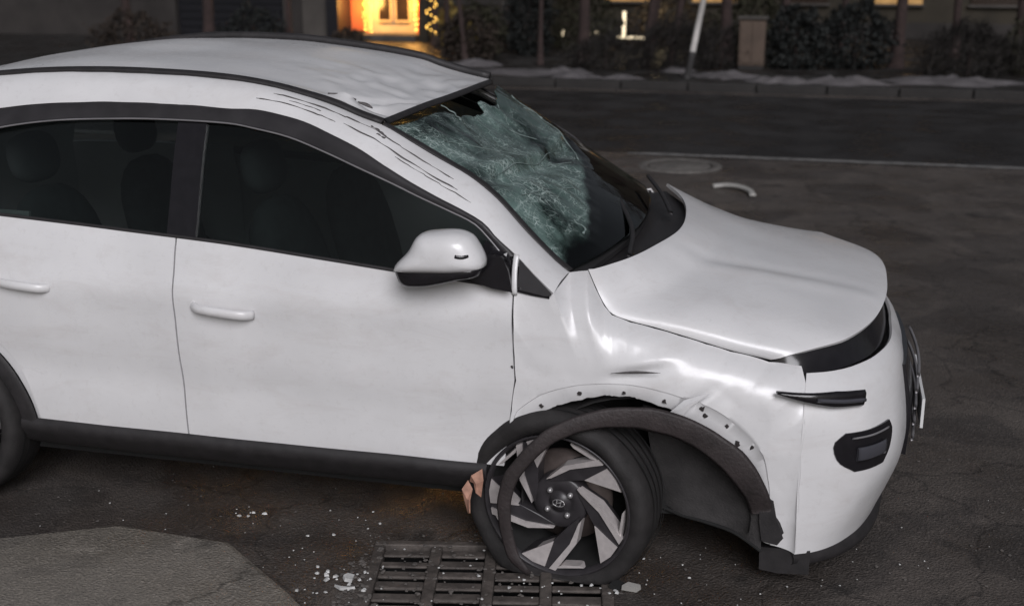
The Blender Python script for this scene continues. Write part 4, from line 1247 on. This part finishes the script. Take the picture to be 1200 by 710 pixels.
foliage('low_hedge', -3.05, 15.7, .11, .75, .35, .50, 1500, .05, 'twig', 'brown twiggy hedge clump between the round conifer and the pole', 'hedge', seed=3)
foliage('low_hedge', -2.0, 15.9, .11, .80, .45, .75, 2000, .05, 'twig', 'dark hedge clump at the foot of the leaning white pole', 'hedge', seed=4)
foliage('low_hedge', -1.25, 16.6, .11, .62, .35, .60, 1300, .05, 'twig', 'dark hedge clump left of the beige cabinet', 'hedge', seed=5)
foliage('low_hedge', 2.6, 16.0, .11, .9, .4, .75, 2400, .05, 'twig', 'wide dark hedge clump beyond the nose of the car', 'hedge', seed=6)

# leaning pole
pl = empty('leaning_pole', (-1.585, 14.6, .11)); tag(pl, 'leaning white pole with shade painted on its foot behind the kerb', 'pole')
ax = V((.17, 0, 1)).normalized()
tv, tf = tube([ax * .0, ax * .2, ax * .42], .05, 6, 12); obj('pole_foot', tv, tf, 'pole_low', pl)
tv, tf = tube([ax * .42, ax * 2, ax * 4.2], .045, 8, 12); obj('shaft', tv, tf, 'pole', pl)

# --- shop building behind: dark wall, shutter, lit recess with garlands
YB = 21.0
sb = empty('shop_building', (-11, YB, .12)); tag(sb, 'dark shop building with orange garland-lit front', 'building')
def part(name, x0, x1, y0, y1, z0, z1, mat, parent, org=V((-11, YB, .12)), bev=0.0):
    return bobj(name, (x0 - org.x, x1 - org.x, y0 - org.y, y1 - org.y, z0 - org.z, z1 - org.z), mat, parent, bev)
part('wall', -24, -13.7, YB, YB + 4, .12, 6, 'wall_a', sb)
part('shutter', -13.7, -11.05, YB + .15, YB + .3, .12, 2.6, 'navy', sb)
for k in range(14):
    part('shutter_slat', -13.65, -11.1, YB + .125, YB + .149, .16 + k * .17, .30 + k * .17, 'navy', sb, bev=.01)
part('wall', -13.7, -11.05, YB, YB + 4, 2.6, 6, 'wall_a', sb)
part('pilaster', -11.05, -10.95, YB - .12, YB + 1, .12, 6, 'wall_b', sb)
part('wall', -10.95, -10.62, YB, YB + 4, .12, 6, 'wall_a', sb)
part('pilaster', -10.62, -9.96, YB - .10, YB + 1, .12, 6, 'wall_b', sb)
part('pillar', -9.96, -9.70, YB - .35, YB + 1, .12, 6, 'navy', sb)
part('recess_wall', -9.70, -7.95, YB + .5, YB + 4, .12, 6, 'wall_cream', sb)
part('red_panel', -9.69, -9.36, YB + .40, YB + .499, .30, 2.4, 'wall_red', sb)
for x0, x1 in ((-9.06, -8.80), (-8.66, -8.38)):
    w_ = part('window', x0, x1, YB + .44, YB + .498, .52, 2.2, 'pane_dark', sb)
    for (a, b, c, d) in ((x0 - .03, x1 + .03, .48, .52), (x0 - .03, x0, .52, 2.2), (x1, x1 + .03, .52, 2.2)):
        bobj('frame', (a + 11, b + 11, .43, .497, c - .12, d - .12), 'wall_cream', w_)
part('side_wall', -7.95, -7.75, YB - .2, YB + 4, .12, 6, 'wall_c', sb)
part('wall', -7.75, -5.2, YB + .3, YB + 4, .12, 6, 'wall_c', sb)
for k in range(5):
    part('cladding_board', -7.74, -5.2, YB + .27, YB + .299, .2 + k * .22, .38 + k * .22, 'wall_a', sb, bev=.01)
part('step', -9.65, -8.0, YB - .3, YB + .39, .12, .26, 'wall_b', sb, bev=.02)
random.seed(77)
for gx, n_ in ((-9.27, 130), (-8.13, 110)):
    gv, gf = [], []
    for k in range(n_):
        z = .28 + 2.0 * k / n_
        a = k * 1.1
        c = V((gx + .07 * cos(a) + random.uniform(-.03, .03), YB + .30 + .07 * sin(a), z))
        b = len(gv); s = .016
        gv += [c + V(q) * s for q in ((1, 0, 0), (-1, 0, 0), (0, 1, 0), (0, -1, 0), (0, 0, 1), (0, 0, -1))]
        gf += [tuple(b + q for q in f) for f in ((0, 2, 4), (2, 1, 4), (1, 3, 4), (3, 0, 4), (2, 0, 5), (1, 2, 5), (3, 1, 5), (0, 3, 5))]
    gar = empty('light_garland', (gx, YB + .3, .12))
    tag(gar, 'glowing yellow garland column beside the red panel' if gx < -9 else 'glowing amber garland column behind the thin bare tree', 'garland')
    o = obj('bulbs', [p - V((gx, YB + .3, .12)) for p in gv], gf, 'bulb', gar); o['kind'] = 'stuff'
    tv, tf = tube([V((0, 0, 0)), V((0, 0, 1)), V((0, 0, 2.3))], .03, 6, 8); obj('post', tv, tf, 'wall_red', gar)
    ld = bpy.data.lights.new('garland_glow', 'POINT'); ld.energy = 34; ld.color = (1, .50, .12); ld.shadow_soft_size = .15
    lo_ = bpy.data.objects.new('garland_glow', ld); coll.objects.link(lo_); lo_.parent = gar; lo_.location = (0.05, -.22, .75)

gt = empty('light_garland', (-7.25, 19.6, .12)); tag(gt, 'sparse amber garland wound round the thin tree by the shopfront', 'garland')
gv, gf = [], []
for k in range(46):
    z = .25 + 1.9 * k / 46; a = k * .9; s_ = .015
    c = V((.02 * z + .11 * cos(a), -.11 + .05 * sin(a), z)); b = len(gv)
    gv += [c + V(q) * s_ for q in ((1, 0, 0), (-1, 0, 0), (0, 1, 0), (0, -1, 0), (0, 0, 1), (0, 0, -1))]
    gf += [tuple(b + q for q in f) for f in ((0, 2, 4), (2, 1, 4), (1, 3, 4), (3, 0, 4), (2, 0, 5), (1, 2, 5), (3, 1, 5), (0, 3, 5))]
obj('bulbs', gv, gf, 'bulb', gt)['kind'] = 'stuff'
# post beside the wall
bp = empty('stone_post', (-5.62, 19.0, .12)); tag(bp, 'slim pale post left of the round evergreen shrub', 'post')
tv, tf = lathe([(.10, 0), (.10, .08), (.05, .14), (.045, .75), (.075, .82), (.075, .90), (.03, 1.0), (0, 1.02)], 16)
obj('shaft', [V((p.x, p.z, p.y)) for p in tv], tf, 'wall_b', bp)

# low building to the right, only its foot shows
YC = 24.5
rb_ = empty('house_block', (0, YC, .12)); tag(rb_, 'dim olive house front far behind the trees', 'building')
o0 = V((0, YC, .12))
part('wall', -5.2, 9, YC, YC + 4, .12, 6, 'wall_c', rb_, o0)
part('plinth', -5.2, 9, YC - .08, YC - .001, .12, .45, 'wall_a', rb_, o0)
for k in range(6):
    x = -4.6 + k * 2.0
    w_ = part('window', x, x + 1.0, YC - .05, YC - .002, .85, 2.1, 'pane_added_glow' if k in (0, 1, 3) else 'pane_dark', rb_, o0)  # some panes get the added amber glow
    bobj('sill', (x - .05, x + 1.05, -.12, -.051, .68, .73), 'wall_b', w_)
# glowing rail of a bench
lr = empty('lit_rail', (-3.2, 20.0, .12)); tag(lr, 'lit pale rail with an upright post beyond the hedges', 'rail')
bobj('rail', (-.38, .30, -.03, .03, .20, .245), 'strip', lr)
bobj('post', (-.27, -.215, -.03, .03, .245, .72), 'strip', lr)
bobj('foot', (-.36, -.31, -.03, .03, 0, .20), 'iron', lr)
bobj('foot', (.24, .29, -.03, .03, 0, .20), 'iron', lr)
for k, (dx, dz) in enumerate(((-.75, .26), (-.92, .24), (-1.45, .26), (-1.5, .2))):
    v, f = lathe([(0, -.03), (.028, -.01), (.03, .01), (0, .035)], 10)
    b_ = obj('path_lamp', [V((p.x, p.z, p.y + .3)) for p in v], f, 'strip')
    b_.location = (-3.2 + dx, 19.8 + .1 * k, .12)
    tag(b_, ('small glowing path lamp nearest the lit rail', 'small glowing path lamp second from the lit rail', 'small glowing path lamp beside the dark conifer, higher of two', 'small glowing path lamp beside the dark conifer, lower of two')[k], 'lamp', 'path lamps by the rail')
    b_.location.z = .12 + dz - .25
ld = bpy.data.lights.new('rail_glow', 'POINT'); ld.energy = 9; ld.color = (1, .80, .45); ld.shadow_soft_size = .2
lo_ = bpy.data.objects.new('rail_glow', ld); coll.objects.link(lo_); lo_.parent = lr; lo_.location = (.3, .5, .6)

# beige cabinet and dark bins on the right
cb = empty('utility_cabinet', (-.74, 16.3, .12)); tag(cb, 'beige utility cabinet on the far pavement right of the pole', 'cabinet')
bobj('body', (-.21, .21, 0, .35, .06, .80), 'beige', cb, .01)
bobj('door', (-.18, -.005, -.015, -.001, .10, .76), 'beige', cb, .004)
bobj('door', (.005, .18, -.015, -.001, .10, .76), 'beige', cb, .004)
bobj('roof', (-.24, .24, -.04, .38, .80, .84), 'wall_b', cb, .008)
bobj('base', (-.20, .20, .01, .34, 0, .06), 'kerb', cb)

random.seed(91)
for k, (x, y, rx, h, n_, mt, lab) in enumerate((
        (-5.75, 16.9, .6, .8, 1500, 'leaf_brown', 'brown leafy shrub in front of the slim pale post'),
        (-5.9, 18.2, .6, .9, 1500, 'leaf_olive', 'olive shrub behind the slim pale post'),
        (-4.2, 19.6, .8, 1.2, 1700, 'leaf_olive', 'tall olive shrub behind the dark conifer'),
        (-.05, 16.6, .55, .95, 1900, 'leaf_dark', 'dark upright shrub right of the beige cabinet'),
        (.9, 16.9, .7, 1.0, 2000, 'leaf_dark', 'dark wide shrub second right of the beige cabinet'),
        (-2.6, 20.6, 1.0, .9, 1600, 'leaf_brown', 'brown shrub behind the lit rail'),
        (-.9, 19.4, .8, 1.1, 1500, 'leaf_olive', 'olive shrub behind the beige cabinet'),
        (-8.9, 19.2, .40, .34, 600, 'leaf_brown', 'low brown shrub in front of the orange lit doorway'),
        (-10.4, 18.0, .7, .8, 1500, 'leaf_dark', 'dark shrub before the grey pilaster of the shop'),
        (-12.6, 17.2, .9, .7, 1600, 'leaf_brown', 'brown shrub before the dark roller shutter'),
        (3.9, 16.6, .9, .9, 1700, 'leaf_olive', 'olive shrub at the right end of the far pavement'))):
    foliage('shrub', x, y, .11, rx, rx * .6, h, n_, .05, mt, lab, 'shrub', seed=40 + k, group='shrubs on the far pavement')
